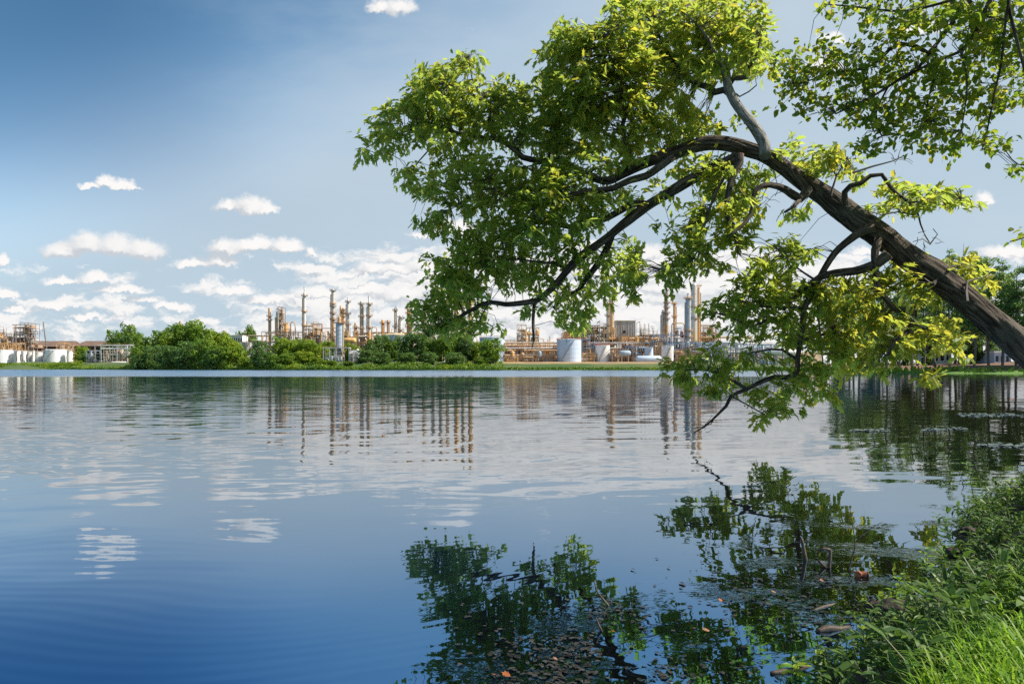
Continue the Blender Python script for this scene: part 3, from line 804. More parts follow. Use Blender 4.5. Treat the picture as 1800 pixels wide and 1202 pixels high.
def near_b(p):
    d = BN - np.array(p)
    return Vector(BN[int(np.argmin((d * d).sum(1)))])


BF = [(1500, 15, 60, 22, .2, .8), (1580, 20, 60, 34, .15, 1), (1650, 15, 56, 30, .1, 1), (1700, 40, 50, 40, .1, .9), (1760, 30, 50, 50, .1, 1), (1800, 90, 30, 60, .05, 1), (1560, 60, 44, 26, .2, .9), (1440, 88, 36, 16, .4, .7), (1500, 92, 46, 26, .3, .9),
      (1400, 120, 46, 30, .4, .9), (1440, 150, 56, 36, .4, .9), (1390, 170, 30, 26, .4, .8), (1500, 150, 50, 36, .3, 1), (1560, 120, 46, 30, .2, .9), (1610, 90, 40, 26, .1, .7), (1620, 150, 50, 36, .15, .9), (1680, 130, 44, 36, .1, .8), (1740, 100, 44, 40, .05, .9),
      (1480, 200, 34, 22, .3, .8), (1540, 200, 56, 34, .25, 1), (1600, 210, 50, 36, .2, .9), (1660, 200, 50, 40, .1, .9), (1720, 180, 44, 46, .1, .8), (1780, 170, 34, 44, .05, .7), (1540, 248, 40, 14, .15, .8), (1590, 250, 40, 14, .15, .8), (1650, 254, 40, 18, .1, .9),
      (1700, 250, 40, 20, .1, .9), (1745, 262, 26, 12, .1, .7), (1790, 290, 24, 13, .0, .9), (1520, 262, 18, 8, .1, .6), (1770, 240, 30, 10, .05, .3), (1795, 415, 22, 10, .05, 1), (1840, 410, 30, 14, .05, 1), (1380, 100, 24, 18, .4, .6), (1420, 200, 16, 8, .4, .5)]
bc = MB()
foliage(bc, BF, ROUNDLEAF, 0.078, 185, (6, 10), 0.15, near_b, random.Random(5), 1.0, 0.004, 2, 0.5, 1, 0.5)
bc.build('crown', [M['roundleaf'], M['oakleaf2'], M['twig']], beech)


# ------------------------------------------------------------------ refinery across the lake
rr = random.Random(21)


def base(px, d):
    x = (px - CX) / F * d
    return Vector((x, d, gz(x, d)))


def kpx(d): return d / F


def column(px, ytop, wpx, d, label, body='grey', low=None, plats=(), tip=0.0, neck=False, lowfrac=0.45, taper=1.0, group='process columns of the refinery', name='process_column', rings=True):
    b = base(px, d)
    k = kpx(d)
    th = thing(name, label, 'column', b, group)
    H = CAMZ + (HY - ytop) * k - b.z
    r = wpx * k / 2
    hl = H * lowfrac
    m = MB()
    m.lathe(b, [(r * 1.12, -0.5), (r * 1.12, H * .06), (r * 1.02, H * .08), (r * 1.02, hl)], 14)
    m.build('skirt', M[low or body], th, smooth=False)
    m = MB()
    prof = [(r, hl)]
    if rings:
        n = 6
        for i in range(1, n):
            h = hl + (H - hl - r) * i / n
            prof += [(r * (1 - (1 - taper) * i / n), h - .16), (r * 1.06, h - .15), (r * 1.06, h + .15), (r * (1 - (1 - taper) * i / n), h + .16)]
    rt = r * taper
    prof += [(rt, H - rt * .7), (rt * .82, H - rt * .3), (rt * .45, H - rt * .05), (0.02, H)]
    m.lathe(b, prof, 14)
    m.build('shell', M[body], th)
    for yp in plats:
        h = CAMZ + (HY - yp) * k - b.z
        m = MB()
        c = (b.x, b.y, b.z + h)
        R2 = r * 1.15 + 1.15
        m.lathe(c, [(r * .98, 0), (R2, 0), (R2, .22), (r * .98, .22)], 14)
        m.ring((c[0], c[1], c[2] + 1.15), R2, .08, 14)
        m.ring((c[0], c[1], c[2] + .65), R2, .06, 14)
        for i in range(8):
            a = i * math.pi / 4
            m.bar((c[0] + R2 * math.cos(a), c[1] + R2 * math.sin(a), c[2] + .2), (c[0] + R2 * math.cos(a), c[1] + R2 * math.sin(a), c[2] + 1.2), .07)
        for i in range(4):
            a = .6 + i * math.pi / 2
            m.bar((c[0] + r * math.cos(a), c[1] + r * math.sin(a), c[2] - 1.3), (c[0] + R2 * math.cos(a), c[1] + R2 * math.sin(a), c[2]), .09)
        m.build('platform', M[rr.choice(['brown', 'steel', 'ochre'])], th)
    # ladder with cage on the lit side, downcomer pipe on the other
    m = MB()
    a = rr.uniform(-2.2, -0.8)
    lx, ly = b.x + (r * 1.1 + .35) * math.cos(a), b.y + (r * 1.1 + .35) * math.sin(a)
    for s in (-.28, .28): m.bar((lx + s, ly, b.z), (lx + s, ly, b.z + H * .97), .07)
    for i in range(int(H / 1.4)): m.bar((lx - .28, ly, b.z + i * 1.4), (lx + .28, ly, b.z + i * 1.4), .05)
    m.build('ladder', M['ochre'], th)
    m = MB()
    sx = rr.choice([-1, 1])
    qx = b.x + sx * (r * 1.05 + .35)
    pts = [(b.x, b.y - .2, b.z + H - .2), (b.x, b.y - .2, b.z + H + 1.0), (qx - sx * .2, b.y - .3, b.z + H + 1.0), (qx, b.y - .3, b.z + H + .4), (qx, b.y - .3, b.z + H * .15)] if neck else [(b.x + sx * r * .6, b.y - .3, b.z + H * .93), (qx, b.y - .3, b.z + H * .92), (qx, b.y - .3, b.z + H * .12)]
    m.tube(pts, [.34] * len(pts), 6)
    m.build('overhead_pipe', M[rr.choice(['tan', 'pale', 'ochre'])], th)
    if tip:
        m = MB()
        ht = tip * k
        m.lathe((b.x, b.y, b.z + H - .3), [(rt * .5, 0), (rt * .5, ht), (rt * .62, ht), (rt * .62, ht + .5)], 10)
        m.bar((b.x + rt * .7, b.y, b.z + H - .5), (b.x + rt * .7, b.y, b.z + H + ht * 1.2), .06)
        m.build('vent_tip', M['white'], th)
    return th


def frame(px0, px1, ytop, d, depth, label, steel='steel', nl=4, nb=3, fill=('tan', 'ochre', 'grey', 'pale'), busy=1.0, cat='process unit', name='process_unit', group='steel process units of the refinery', brace=True, drums=2, steps=None, ybase=None, equip=.45):
    """open steel structure with decks, drums and pipe runs"""
    k = kpx(d)
    b = base((px0 + px1) / 2, d)
    if ybase is not None: b.z = CAMZ + (HY - ybase) * k
    th = thing(name, label, cat, b, group)
    x0, x1 = (px0 - CX) * k, (px1 - CX) * k
    H = CAMZ + (HY - ytop) * k - b.z
    xs = [x0 + (x1 - x0) * i / nb for i in range(nb + 1)]
    ys = [d - depth / 2, d + depth / 2]
    hs = [H * (steps[min(i, len(steps) - 1)] if steps else 1.0) for i in range(nb + 1)]
    m = MB()
    s = .30
    for i, x in enumerate(xs):
        for y in ys: m.cbox((x, y, b.z + hs[i] / 2 - .5), (s, s, hs[i] + 1))
    lv = [H * (j + 1) / nl for j in range(nl)]
    for z in lv:
        for i in range(nb):
            hh = min(hs[i], hs[i + 1])
            if z > hh + .1: continue
            for y in ys: m.box((xs[i] + s / 2, y - .13, b.z + z - .35), (xs[i + 1] - s / 2, y + .13, b.z + z))
            if brace and rr.random() < .5:
                m.bar((xs[i], ys[0], b.z + z - H / nl), (xs[i + 1], ys[0], b.z + z - .2), .10)
        for i in range(nb + 1):
            if z <= hs[i] + .1: m.box((xs[i] - .12, ys[0] + s / 2, b.z + z - .34), (xs[i] + .12, ys[1] - s / 2, b.z + z - .01))
    m.build('steel_frame', M[steel], th)
    for z in lv:
        m = MB()
        for i in range(nb):
            if (z < lv[-1] or nl == 1) and z <= min(hs[i], hs[i + 1]) + .1 and rr.random() < .8: m.box((xs[i], ys[0] + .2, b.z + z + .02), (xs[i + 1], ys[1] - .2, b.z + z + .12))
        if m.f: m.build('deck', M['steel'], th)
    for z in lv:
        run = [i for i in range(nb) if z <= min(hs[i], hs[i + 1]) + .1]
        if not run or rr.random() < .2: continue
        m = MB()
        xa, xb = xs[run[0]], xs[run[0]]
        for i in run:
            if xs[i] > xb + .1: break
            xb = xs[i + 1]
        for q in (.55, 1.1): m.bar((xa, ys[0], b.z + z + q), (xb, ys[0], b.z + z + q), .06)
        nn = max(1, int((xb - xa) / 2.2))
        for f in range(nn + 1): m.bar((xa + (xb - xa) * f / nn, ys[0], b.z + z), (xa + (xb - xa) * f / nn, ys[0], b.z + z + 1.15), .05)
        m.build('handrail', M['ochre'], th)
    for g in range(2):
        for _ in range(int(busy * 9)):
            m = MB()
            z = rr.uniform(.05, .95) * H
            xa, xb = sorted((rr.uniform(x0, x1), rr.uniform(x0, x1)))
            if xb - xa > 18: xb = xa + rr.uniform(6, 18)
            y = rr.uniform(ys[0] - .6, ys[1])
            r = rr.choice([.14, .2, .3, .42])
            if rr.random() < .5: m.tube([(xa, y, b.z + z), (xb, y, b.z + z), (xb, y, b.z + max(.2, z - rr.uniform(2, 8)))], [r] * 3, 6)
            else: m.tube([(xa, y, b.z), (xa, y, b.z + z), (xa + rr.uniform(-2, 2), y + 1, b.z + z + .2)], [r] * 3, 6)
            m.build('pipe', M[fill[g % len(fill)]], th)
    for z in [0] + lv[:-1]:
        for i in range(nb):
            if z + H / nl > min(hs[i], hs[i + 1]) + .1 or rr.random() > equip: continue
            m = MB()
            cx, wx = (xs[i] + xs[i + 1]) / 2 + rr.uniform(-.5, .5), (xs[i + 1] - xs[i]) * rr.uniform(.4, .9)
            hh = H / nl * rr.uniform(.45, .95)
            yc = d + rr.uniform(-.1, .25) * depth
            m.cbox((cx, yc, b.z + z + .13 + hh / 2), (wx, depth * .45, hh))
            m.cbox((cx, yc - depth * .225 - .05, b.z + z + .13 + hh * .55), (wx * .5, .09, hh * .4))
            m.build('equipment_box', M[rr.choice([fill[0], 'brown', 'steel', fill[-1]])], th)
    for g in range(drums):
        m = MB()
        i = rr.randrange(nb)
        z = rr.choice([0] + lv[:-1])
        z = min(z, min(hs[i], hs[i + 1]) * .75)
        r = rr.uniform(.9, 1.7)
        cx, cy = (xs[i] + xs[i + 1]) / 2, d - depth * .2
        if rr.random() < .5: m.lathe((cx, cy, b.z + z + .1), [(r * .5, 0), (r, .5), (r, 3.6), (r * .7, 4.3), (.02, 4.6)], 12)
        else: m.tube([(cx - 2.6, cy, b.z + z + 1.4 + r * .3), (cx - 2.2, cy, b.z + z + 1.4 + r * .3), (cx + 2.2, cy, b.z + z + 1.4 + r * .3), (cx + 2.6, cy, b.z + z + 1.4 + r * .3)], [r * .4, r * .85, r * .85, r * .4], 12)
        m.build('drum', M[fill[(g + 2) % len(fill)]], th)
    return th


def rack(px0, px1, ylev, d, label, steel='tan', npipe=5, cols=('pale', 'tan', 'white', 'grey', 'ochre'), span=9, depth=5, group='pipe racks of the refinery'):
    k = kpx(d)
    b = base((px0 + px1) / 2, d)
    th = thing('pipe_rack', label, 'pipe rack', b, group)
    x0, x1 = (px0 - CX) * k, (px1 - CX) * k
    n = max(1, int((x1 - x0) / span))
    zs = [CAMZ + (HY - y) * k for y in ylev]
    zt = max(zs)
    m = MB()
    for i in range(n + 1):
        x = x0 + (x1 - x0) * i / n
        for y in (d - depth / 2, d + depth / 2): m.box((x - .16, y - .16, gz(x, y) - .5), (x + .16, y + .16, zt + .3))
        for z in zs: m.box((x - .13, d - depth / 2 + .17, z - .5), (x + .13, d + depth / 2 - .17, z - .16))
    for z in zs:
        for y in (d - depth / 2, d + depth / 2):
            for i in range(n): m.box((x0 + (x1 - x0) * i / n + .17, y - .1, z - .52), (x0 + (x1 - x0) * (i + 1) / n - .17, y + .1, z - .2))
    m.build('rack_frame', M[steel], th)
    for z in zs:
        for i in range(npipe):
            m = MB()
            y = d - depth / 2 + .5 + (depth - 1) * i / max(1, npipe - 1)
            r = rr.choice([.16, .22, .3, .36])
            xa = x0 - rr.uniform(0, 1) + (x1 - x0) * (rr.uniform(0, .4) if rr.random() < .3 else 0)
            xb = x1 + rr.uniform(0, 1) - (x1 - x0) * (rr.uniform(0, .4) if rr.random() < .3 else 0)
            pts = [(xa, y, z + r - .14), (xb, y, z + r - .14)]
            if rr.random() < .5: pts = pts + [(xb + .3, y, z - .3), (xb + .3, y, gz(xb, d))]
            m.tube(pts, [r] * len(pts), 6)
            m.build('pipe', M[cols[(i + int(z)) % len(cols)]], th)
    return th


def tank(px0, px1, ytop, d, label, col='white', rim='rust', roof=None, ybase=None, group='storage tanks of the refinery', dome=.08):
    k = kpx(d)
    b = base((px0 + px1) / 2, d)
    th = thing('storage_tank', label, 'tank', b, group)
    r = (px1 - px0) * k / 2
    H = CAMZ + (HY - ytop) * k - b.z
    m = MB()
    prof = [(r, -1.0)]
    for i in range(1, 5):
        h = H * i / 5
        prof += [(r, h - .08), (r * 1.004 + .03, h - .07), (r * 1.004 + .03, h + .07), (r, h + .08)]
    m.lathe(b, prof + [(r, H)], 40)
    m.build('wall', M[col], th)
    m = MB()
    m.lathe(b, [(r * .995, H + .02), (r * 1.015, H + .05), (r * 1.015, H + .3), (r * .6, H + r * dome), (.05, H + r * dome * 1.5)], 40)
    m.build('roof', M[roof or col], th)
    m = MB()
    for q in (.65, 1.2): m.ring((b.x, b.y, b.z + H + q), r * 1.01, .09, 40)
    for i in range(28):
        a = i * 2 * math.pi / 28
        m.bar((b.x + r * 1.01 * math.cos(a), b.y + r * 1.01 * math.sin(a), b.z + H), (b.x + r * 1.01 * math.cos(a), b.y + r * 1.01 * math.sin(a), b.z + H + 1.2), .07)
    m.build('rim_railing', M[rim], th)
    m = MB()
    n = 22
    for i in range(n):
        a = -2.3 + 1.1 * i / n
        q = r + .55
        m.cbox((b.x + q * math.cos(a), b.y + q * math.sin(a), b.z + H * (i + .5) / n), (.9, .9, .12))
        m.bar((b.x + (q + .4) * math.cos(a), b.y + (q + .4) * math.sin(a), b.z + H * (i + .5) / n), (b.x + (q + .4) * math.cos(a), b.y + (q + .4) * math.sin(a), b.z + H * (i + .5) / n + 1.1), .05)
    m.build('stair', M['grey'], th)
    return th


def vessel(px0, px1, yc, rpx, d, label, col='paleblue', name='horizontal_vessel', group='horizontal vessels of the refinery'):
    k = kpx(d)
    b = base((px0 + px1) / 2, d)
    th = thing(name, label, 'vessel', b, group)
    x0, x1, z, r = (px0 - CX) * k, (px1 - CX) * k, CAMZ + (HY - yc) * k, rpx * k
    m = MB()
    m.tube([(x0, d, z), (x0 + r * .15, d, z), (x0 + r * .6, d, z), (x1 - r * .6, d, z), (x1 - r * .15, d, z), (x1, d, z)], [r * .15, r * .7, r, r, r * .7, r * .15], 16)
    m.build('shell', M[col], th, smooth=True)
    for f in (.22, .78):
        m = MB()
        x = x0 + (x1 - x0) * f
        m.box((x - .4, d - r * .7, b.z - .5), (x + .4, d + r * .7, z - r * .55))
        m.build('saddle', M['concrete'], th)
    m = MB()
    for f in (.3, .5, .7):
        x = x0 + (x1 - x0) * f
        m.tube([(x, d, z + r * .9), (x, d, z + r + .7), (x + .9, d, z + r + .9)], [.2] * 3, 6)
    m.build('nozzle', M['ochre'], th)
    return th


def shed(px0, px1, ytop, yeave, ybase, d, depth, label, wall='brown', roof='roof', bays=7):
    k = kpx(d)
    b = base((px0 + px1) / 2, d)
    th = thing('warehouse', label, 'warehouse', b, 'dark warehouses at the left end of the refinery')
    x0, x1 = (px0 - CX) * k, (px1 - CX) * k
    zt, ze, zb = [CAMZ + (HY - y) * k for y in (ytop, yeave, ybase)]
    zb = min(zb, b.z) - .5
    m = MB()
    m.box((x0, d, zb), (x1, d + depth, ze - .05))
    for i in range(bays + 1):
        x = x0 + (x1 - x0) * i / bays
        m.box((x - .18, d - .3, zb), (x + .18, d - .003, ze - .1))
    m.build('wall', M[wall], th)
    m = MB()
    for i in range(bays):
        xa, xb = x0 + (x1 - x0) * (i + .15) / bays, x0 + (x1 - x0) * (i + .85) / bays
        m.box((xa, d - .06, zb + .5), (xb, d - .012, ze - 1.2))
    m.build('opening', M['hole'], th)
    m = MB()
    m.v += [(x0 - .6, d - .8, ze), (x1 + .6, d - .8, ze), (x1 + .6, d + depth / 2, zt), (x0 - .6, d + depth / 2, zt), (x1 + .6, d + depth + .8, ze), (x0 - .6, d + depth + .8, ze),
            (x0 - .6, d - .8, ze - .3), (x1 + .6, d - .8, ze - .3)]
    for f in ((0, 1, 2, 3), (3, 2, 4, 5), (6, 7, 1, 0), (0, 3, 5), (1, 4, 2)): m.face(f)
    for i in range(bays + 1):
        x = x0 + (x1 - x0) * i / bays
        m.bar((x, d - .7, ze + .1), (x, d + depth / 2, zt + .1), .12)
    m.build('roof', M[roof], th)
    return th


# tall columns, left to right
column(473.5, 541, 4.0, 520, 'slim tan column at the left end of the column group, left of the square tower', 'tan', 'ochre', (556, 563, 588), lowfrac=.5)
column(484.7, 557, 3.2, 515, 'short tan column between the leftmost slim column and the square tower', 'ochre', 'tan', (585,), lowfrac=.4)
column(535.3, 514, 4.8, 500, 'tall pale chimney-like column with white tip standing alone right of the square tower', 'pale', 'grey', (520.5, 547.5, 572), tip=10, lowfrac=.42)
column(585.3, 508, 5.6, 505, 'tallest grey column with many ochre platforms behind the blue-grey column by the shore', 'grey', 'tan', (511, 534, 539, 551, 562), lowfrac=.62)
column(598.8, 537, 3.0, 520, 'slim ochre column just above the top of the blue-grey shore column', 'ochre', 'ochre', (560,), lowfrac=.5)
column(603.8, 541, 4.6, 515, 'short tan column with stacked platforms right behind the blue-grey shore column', 'tan', 'ochre', (545, 550, 556, 566), lowfrac=.6)
column(611.7, 526, 4.4, 500, 'pale column with white tip right of the blue-grey shore column', 'pale', 'tan', (531, 552, 571), tip=3, lowfrac=.5)
column(625, 567, 4.4, 520, 'squat tan column between the white-tipped column and the red-ringed one', 'tan', 'brown', (576, 585))
column(635, 529, 5.4, 500, 'grey column with an ochre crown and one mid-height platform', 'grey', 'tan', (535, 557, 578), lowfrac=.45)
column(649, 531, 6.0, 500, 'thick grey column with a thin spike on top and rust-coloured left edge', 'grey', 'ochre', (535, 555.5, 576), tip=10, lowfrac=.5)
column(672.5, 562, 4.6, 540, 'short ochre column with one top platform, left one of a short pair', 'ochre', 'tan', (568,), lowfrac=.4)
column(682, 562, 4.0, 542, 'short ochre column with one top platform, right one of a short pair', 'tan', 'ochre', (567,), lowfrac=.4)
column(694.7, 541, 3.8, 520, 'slim grey column with a bracket at the top right of the short pair', 'grey', 'tan', (546, 575), neck=True)
column(704, 554, 5.2, 525, 'round-topped ochre column beside the slim bracketed column', 'pale', 'ochre', (558, 580), lowfrac=.5)
column(717.5, 540, 5.0, 520, 'tan column at the left edge of the oak leaves', 'tan', 'ochre', (551, 575))
column(724, 545, 5.0, 530, 'grey and ochre column half behind the left edge of the oak leaves', 'grey', 'ochre', (560,))
for i, (x, y, wd, mt) in enumerate(((776, 514, 5, 'grey'), (786, 524, 4, 'tan'), (803, 518, 6, 'ochre'), (815, 505, 5, 'grey'), (826, 498, 5.5, 'tan'), (745, 540, 5, 'tan'), (762, 530, 4.5, 'grey'))):
    column(x, y, wd, 505 + 6 * (i % 3), ['grey', 'thin tan', 'thick ochre', 'tall grey', 'tallest tan', 'short tan', 'narrow grey'][i] + ' column mostly hidden behind the lowest oak foliage', mt, 'tan', (y + 12, y + 36), lowfrac=.5)
column(1068, 531, 4.2, 470, 'slim grey column standing close left of the tall tan and grey column', 'grey', 'grey', (535, 555, 572), lowfrac=.3)
column(1075.5, 516, 7.4, 475, 'tall thick column, grey on its left and ochre on its right, left of the big shed-like building', 'cream', 'ochre', (), neck=True, lowfrac=.2)
column(1165, 547, 5.4, 480, 'short grey column touching the left side of a tan column with red platforms', 'pale', 'grey', (), tip=2)
column(1172, 506, 5.6, 478, 'tan column with red platforms up its left side, right of the big building', 'grey', 'ochre', (521, 533, 541, 551, 561), lowfrac=.5)
column(1185.4, 531, 4.4, 490, 'plain slim tan column between the red-platformed column and the collared blue-grey one', 'tan', 'cream', (557, 534), lowfrac=.3)
column(1209.5, 523, 9.0, 455, 'blue-grey column with a dark collar near its top', 'bluegrey', 'pale', (524.5, 581, 592), tip=7, lowfrac=.35)
column(1219.5, 498, 9.6, 465, 'tallest thick grey column right behind the collared blue-grey column', 'pale', 'cream', (540, 560), lowfrac=.4)
column(1228, 505, 4.6, 468, 'narrow tan column touching the right side of the tallest thick grey column', 'tan', 'ochre', (503, 545), lowfrac=.55)
column(316.5, 564, 3.2, 610, 'brown column top poking above the left clump of trees', 'brown', 'brown', (572,))
column(394, 580, 3.0, 600, 'small rust column top above the right shoulder of the left tree clump', 'rust', 'tan', (584,))
# the near blue-grey column on the shore
sc = column(596.3, 566.5, 12.4, 436, 'thick blue-grey ringed column standing by itself near the shore among yellow-green trees', 'bluegrey', 'bluegrey', (568, 620), lowfrac=.3, taper=1.0)
m = MB()
bq, kq = base(596.3, 436), kpx(436)
for zq in (554, 560, 567):
    z = CAMZ + (HY - zq) * kq
    m.ring((bq.x, bq.y, z), 1.6, .1, 12)
for i in range(6):
    a = i * math.pi / 3
    m.bar((bq.x + 1.6 * math.cos(a), bq.y + 1.6 * math.sin(a), CAMZ + (HY - 568) * kq), (bq.x + 1.6 * math.cos(a), bq.y + 1.6 * math.sin(a), CAMZ + (HY - 553) * kq), .11)
m.lathe((bq.x, bq.y, CAMZ + (HY - 568) * kq), [(1.0, 0), (1.0, 3.6), (.5, 4.4)], 10)
m.build('cage', M['tan'], sc)

# square tower and process structures
frame(491, 499, 540, 518, 7, 'square brown-grey tower with a stair lattice on its left side', 'brown', 9, 1, ('grey', 'brown'), 1.5, drums=1, brace=True)
frame(487, 492, 543, 517, 4, 'narrow stair lattice attached left of the square brown-grey tower', 'steel', 10, 1, ('ochre', 'grey'), .3, drums=0)
frame(499, 513, 566, 512, 9, 'tan drum structure with a pipe arch right of the square tower', 'tan', 4, 2, ('tan', 'ochre'), 1.2, drums=3, steps=[1, 1, .8])
frame(464, 536, 584, 505, 10, 'long dark frame of pipes behind the bright green trees, below the leftmost columns', 'steel', 3, 9, ('ochre', 'tan', 'brown', 'pale'), 3.4, drums=6)
frame(538, 568, 566, 500, 14, 'stepped steel unit crowded with rust pipes right of the lone pale column', 'brown', 6, 5, ('ochre', 'rust', 'grey', 'tan'), 4, drums=6, steps=[.9, 1, .8, 1, .95, .7])
frame(566, 604, 577, 498, 12, 'low brown unit behind the left side of the blue-grey shore column', 'brown', 4, 5, ('tan', 'ochre', 'grey', 'pale'), 3, drums=5, steps=[.7, .9, .6, 1, 1, .8])
frame(604, 664, 577, 498, 12, 'orange unit of pipes and drums at the feet of the grey columns', 'steel', 4, 8, ('ochre', 'tan', 'rust', 'pale'), 4.5, drums=8, steps=[1, .8, 1, .6, .9, 1, .75, .6, .7])
frame(664, 735, 579, 530, 12, 'tan unit at the feet of the short ochre columns above the wide flat tank', 'tan', 3, 8, ('ochre', 'tan', 'pale', 'grey'), 4, drums=6, steps=[.7, .8, .6, 1, .9, .8, 1, .7])
frame(735, 840, 570, 520, 14, 'tan unit seen only through the gaps of the low left oak foliage', 'tan', 4, 9, ('ochre', 'tan', 'grey', 'pale'), 4, drums=6, steps=[.8, 1, .7, 1, .9, .6, .8, .7, .9, .6])
frame(909, 925, 571, 470, 9, 'tan tower block with a spike, left of a hanging dead oak twig', 'cream', 7, 2, ('grey', 'ochre', 'cream'), 2.5, drums=3)
frame(926, 947, 576, 474, 10, 'wide cream frame building with window-like bays beside the spiked tower block', 'cream', 5, 4, ('cream', 'grey', 'ochre'), 2.5, drums=4)
frame(950, 990, 592, 476, 10, 'low tan pipe unit behind the left part of the red-rimmed blue tank', 'tan', 4, 5, ('ochre', 'tan', 'grey'), 3, drums=4, steps=[.8, .6, 1, .7, .9, .6])
frame(988, 1022, 586, 480, 10, 'rust pipe unit rising right above the red-rimmed blue tank', 'rust', 4, 5, ('ochre', 'rust', 'tan'), 3, drums=4)
frame(1020, 1052, 566, 478, 14, 'tall dense tan pipe unit right of the red-rimmed blue tank', 'tan', 7, 4, ('ochre', 'grey', 'tan', 'cream'), 5, drums=6, steps=[.9, .8, 1, .9, 1])
frame(1052, 1082, 565, 476, 14, 'dense tan pipe unit around the foot of the tall ochre-sided column', 'cream', 7, 4, ('ochre', 'tan', 'rust', 'grey'), 5, drums=6, steps=[1, .9, .9, .8, .7])
frame(1023, 1050, 587, 455, 8, 'blue-grey lean-to pipe structure with a sloping top beside the red-rimmed blue tank', 'bluesteel', 5, 4, ('bluegrey', 'ochre', 'grey'), 2.5, drums=2, steps=[1, .92, .85, .78, .7])
frame(1122, 1152, 566, 486, 12, 'drum house with curved rust tops right of the big grey building', 'tan', 3, 4, ('cream', 'pale', 'brown'), 2, drums=7, steps=[1, .95, .95, .85, .8])
frame(1146, 1176, 588, 450, 10, 'dark blue steel deck full of pipes below the red-platformed column', 'bluesteel', 4, 4, ('bluegrey', 'grey', 'ochre'), 3.5, drums=3)
frame(1176, 1206, 577, 456, 10, 'blue steel frame of thin uprights left of the collared column', 'bluesteel', 5, 5, ('bluegrey', 'pale', 'red'), 3.5, drums=3, steps=[.75, .8, 1, 1, .95, .9])
frame(1196, 1226, 600, 446, 8, 'low blue-grey pipe cluster around the foot of the collared column', 'bluesteel', 3, 4, ('bluegrey', 'grey', 'cream', 'pale'), 3, drums=3)
frame(1226, 1262, 572, 476, 12, 'tan pipe deck right of the narrow tan column, half behind oak leaves', 'tan', 5, 5, ('tan', 'grey', 'cream'), 4, drums=3)
frame(1216, 1298, 602, 442, 8, 'long low pale-blue pipe structure behind the hanging oak branch', 'bluegrey', 4, 9, ('paleblue', 'bluegrey', 'white', 'grey'), 5, drums=5)
frame(1300, 1352, 605, 440, 8, 'pale-blue pipe frame mostly hidden by the drooping oak branch', 'bluegrey', 3, 5, ('paleblue', 'white', 'grey'), 2.5, drums=3)
frame(1340, 1400, 606, 420, 8, 'low white and blue pipe frame right of the drooping oak branch', 'bluegrey', 2, 6, ('white', 'paleblue', 'grey'), 2, drums=2)
frame(0, 10, 574, 720, 10, 'brown stepped tower at the left edge of the picture', 'brown', 6, 2, ('brown', 'tan', 'ochre'), 4, drums=4, steps=[1, .98, .8])
frame(6, 18, 586, 715, 10, 'small lattice unit right beside the brown tower at the left edge', 'brown', 4, 3, ('tan', 'steel', 'grey'), 2.5, drums=2)
frame(22, 68, 568, 720, 16, 'big dark stepped steel unit above the left warehouse', 'steel', 8, 6, ('brown', 'steel', 'tan', 'brown'), 7, drums=8, equip=.75, steps=[.62, .72, .9, 1, 1, 1, .55])
frame(0, 40, 603, 705, 8, 'ochre pipe bridge above the leftmost white tanks', 'ochre', 2, 6, ('ochre', 'tan', 'steel'), 3, drums=2)
frame(104, 118, 603, 705, 9, 'ochre pipe frame at the right end of the left warehouse', 'ochre', 3, 2, ('ochre', 'brown', 'tan'), 2, drums=1)
frame(118, 132, 606, 715, 8, 'low dark frame between the two brown warehouses', 'brown', 2, 3, ('brown', 'tan', 'grey'), 1.5, drums=1)
# loading station left of the big tree clump
frame(172, 234, 606, 640, 9, 'grey pumping station of pipe hoops on the shore, left of the big tree clump', 'grey', 2, 4, ('grey', 'pale', 'brown'), 1.6, drums=1, cat='pumping station', group='open pipe stations on the shore', name='pumping_station', brace=False, equip=.25)
frame(155, 172, 616, 640, 6, 'small blue-grey gantry at the water left of the pumping station', 'bluegrey', 2, 2, ('bluegrey', 'grey'), 1, drums=1, cat='pumping station', group='open pipe stations on the shore', name='pumping_station', brace=False, equip=.25)
frame(570, 615, 611, 432, 5, 'white goal-post pipe supports around the foot of the blue-grey shore column', 'pale', 1, 4, ('white', 'pale', 'grey'), 1.2, drums=1, cat='pipe support', group='open pipe stations on the shore', name='pipe_support', brace=False, equip=0)
frame(617, 642, 616, 432, 6, 'small white and red pump skid right of the blue-grey shore column', 'white', 2, 3, ('white', 'red', 'grey'), 2, drums=2, cat='pump skid', group='open pipe stations on the shore', name='pump_skid', brace=False)
# low skids and manifolds along the yard
for i, (xa, xb, y, dd, lab) in enumerate(((889, 912, 626, 440, 'low pipe manifold at the left end of the rusty racks'), (914, 940, 624, 441, 'low pipe manifold under the spiked tower block'), (943, 976, 626, 440, 'low pipe manifold just left of the red-rimmed blue tank'), (1024, 1045, 620, 443, 'low pipe manifold between the blue and the small white tank'), (1074, 1088, 612, 440, 'narrow pipe stack between the small white tank and the dark vessel'),
                                         (1110, 1132, 606, 444, 'pipe cluster above the long light-blue vessel'), (1150, 1164, 603, 446, 'pipe cluster right above the end of the long light-blue vessel'), (1186, 1212, 616, 436, 'low pipe cluster left of the hanging oak branch'), (1212, 1236, 612, 438, 'low pipe cluster behind the left tip of the hanging oak branch'))):
    frame(xa, xb, y, dd, 5, lab, ['tan', 'steel', 'rust'][i % 3], 3, 3, (('ochre', 'tan', 'pale'), ('tan', 'rust', 'grey'), ('bluegrey', 'pale', 'tan'))[i % 3], 1.6, drums=2, equip=.6)
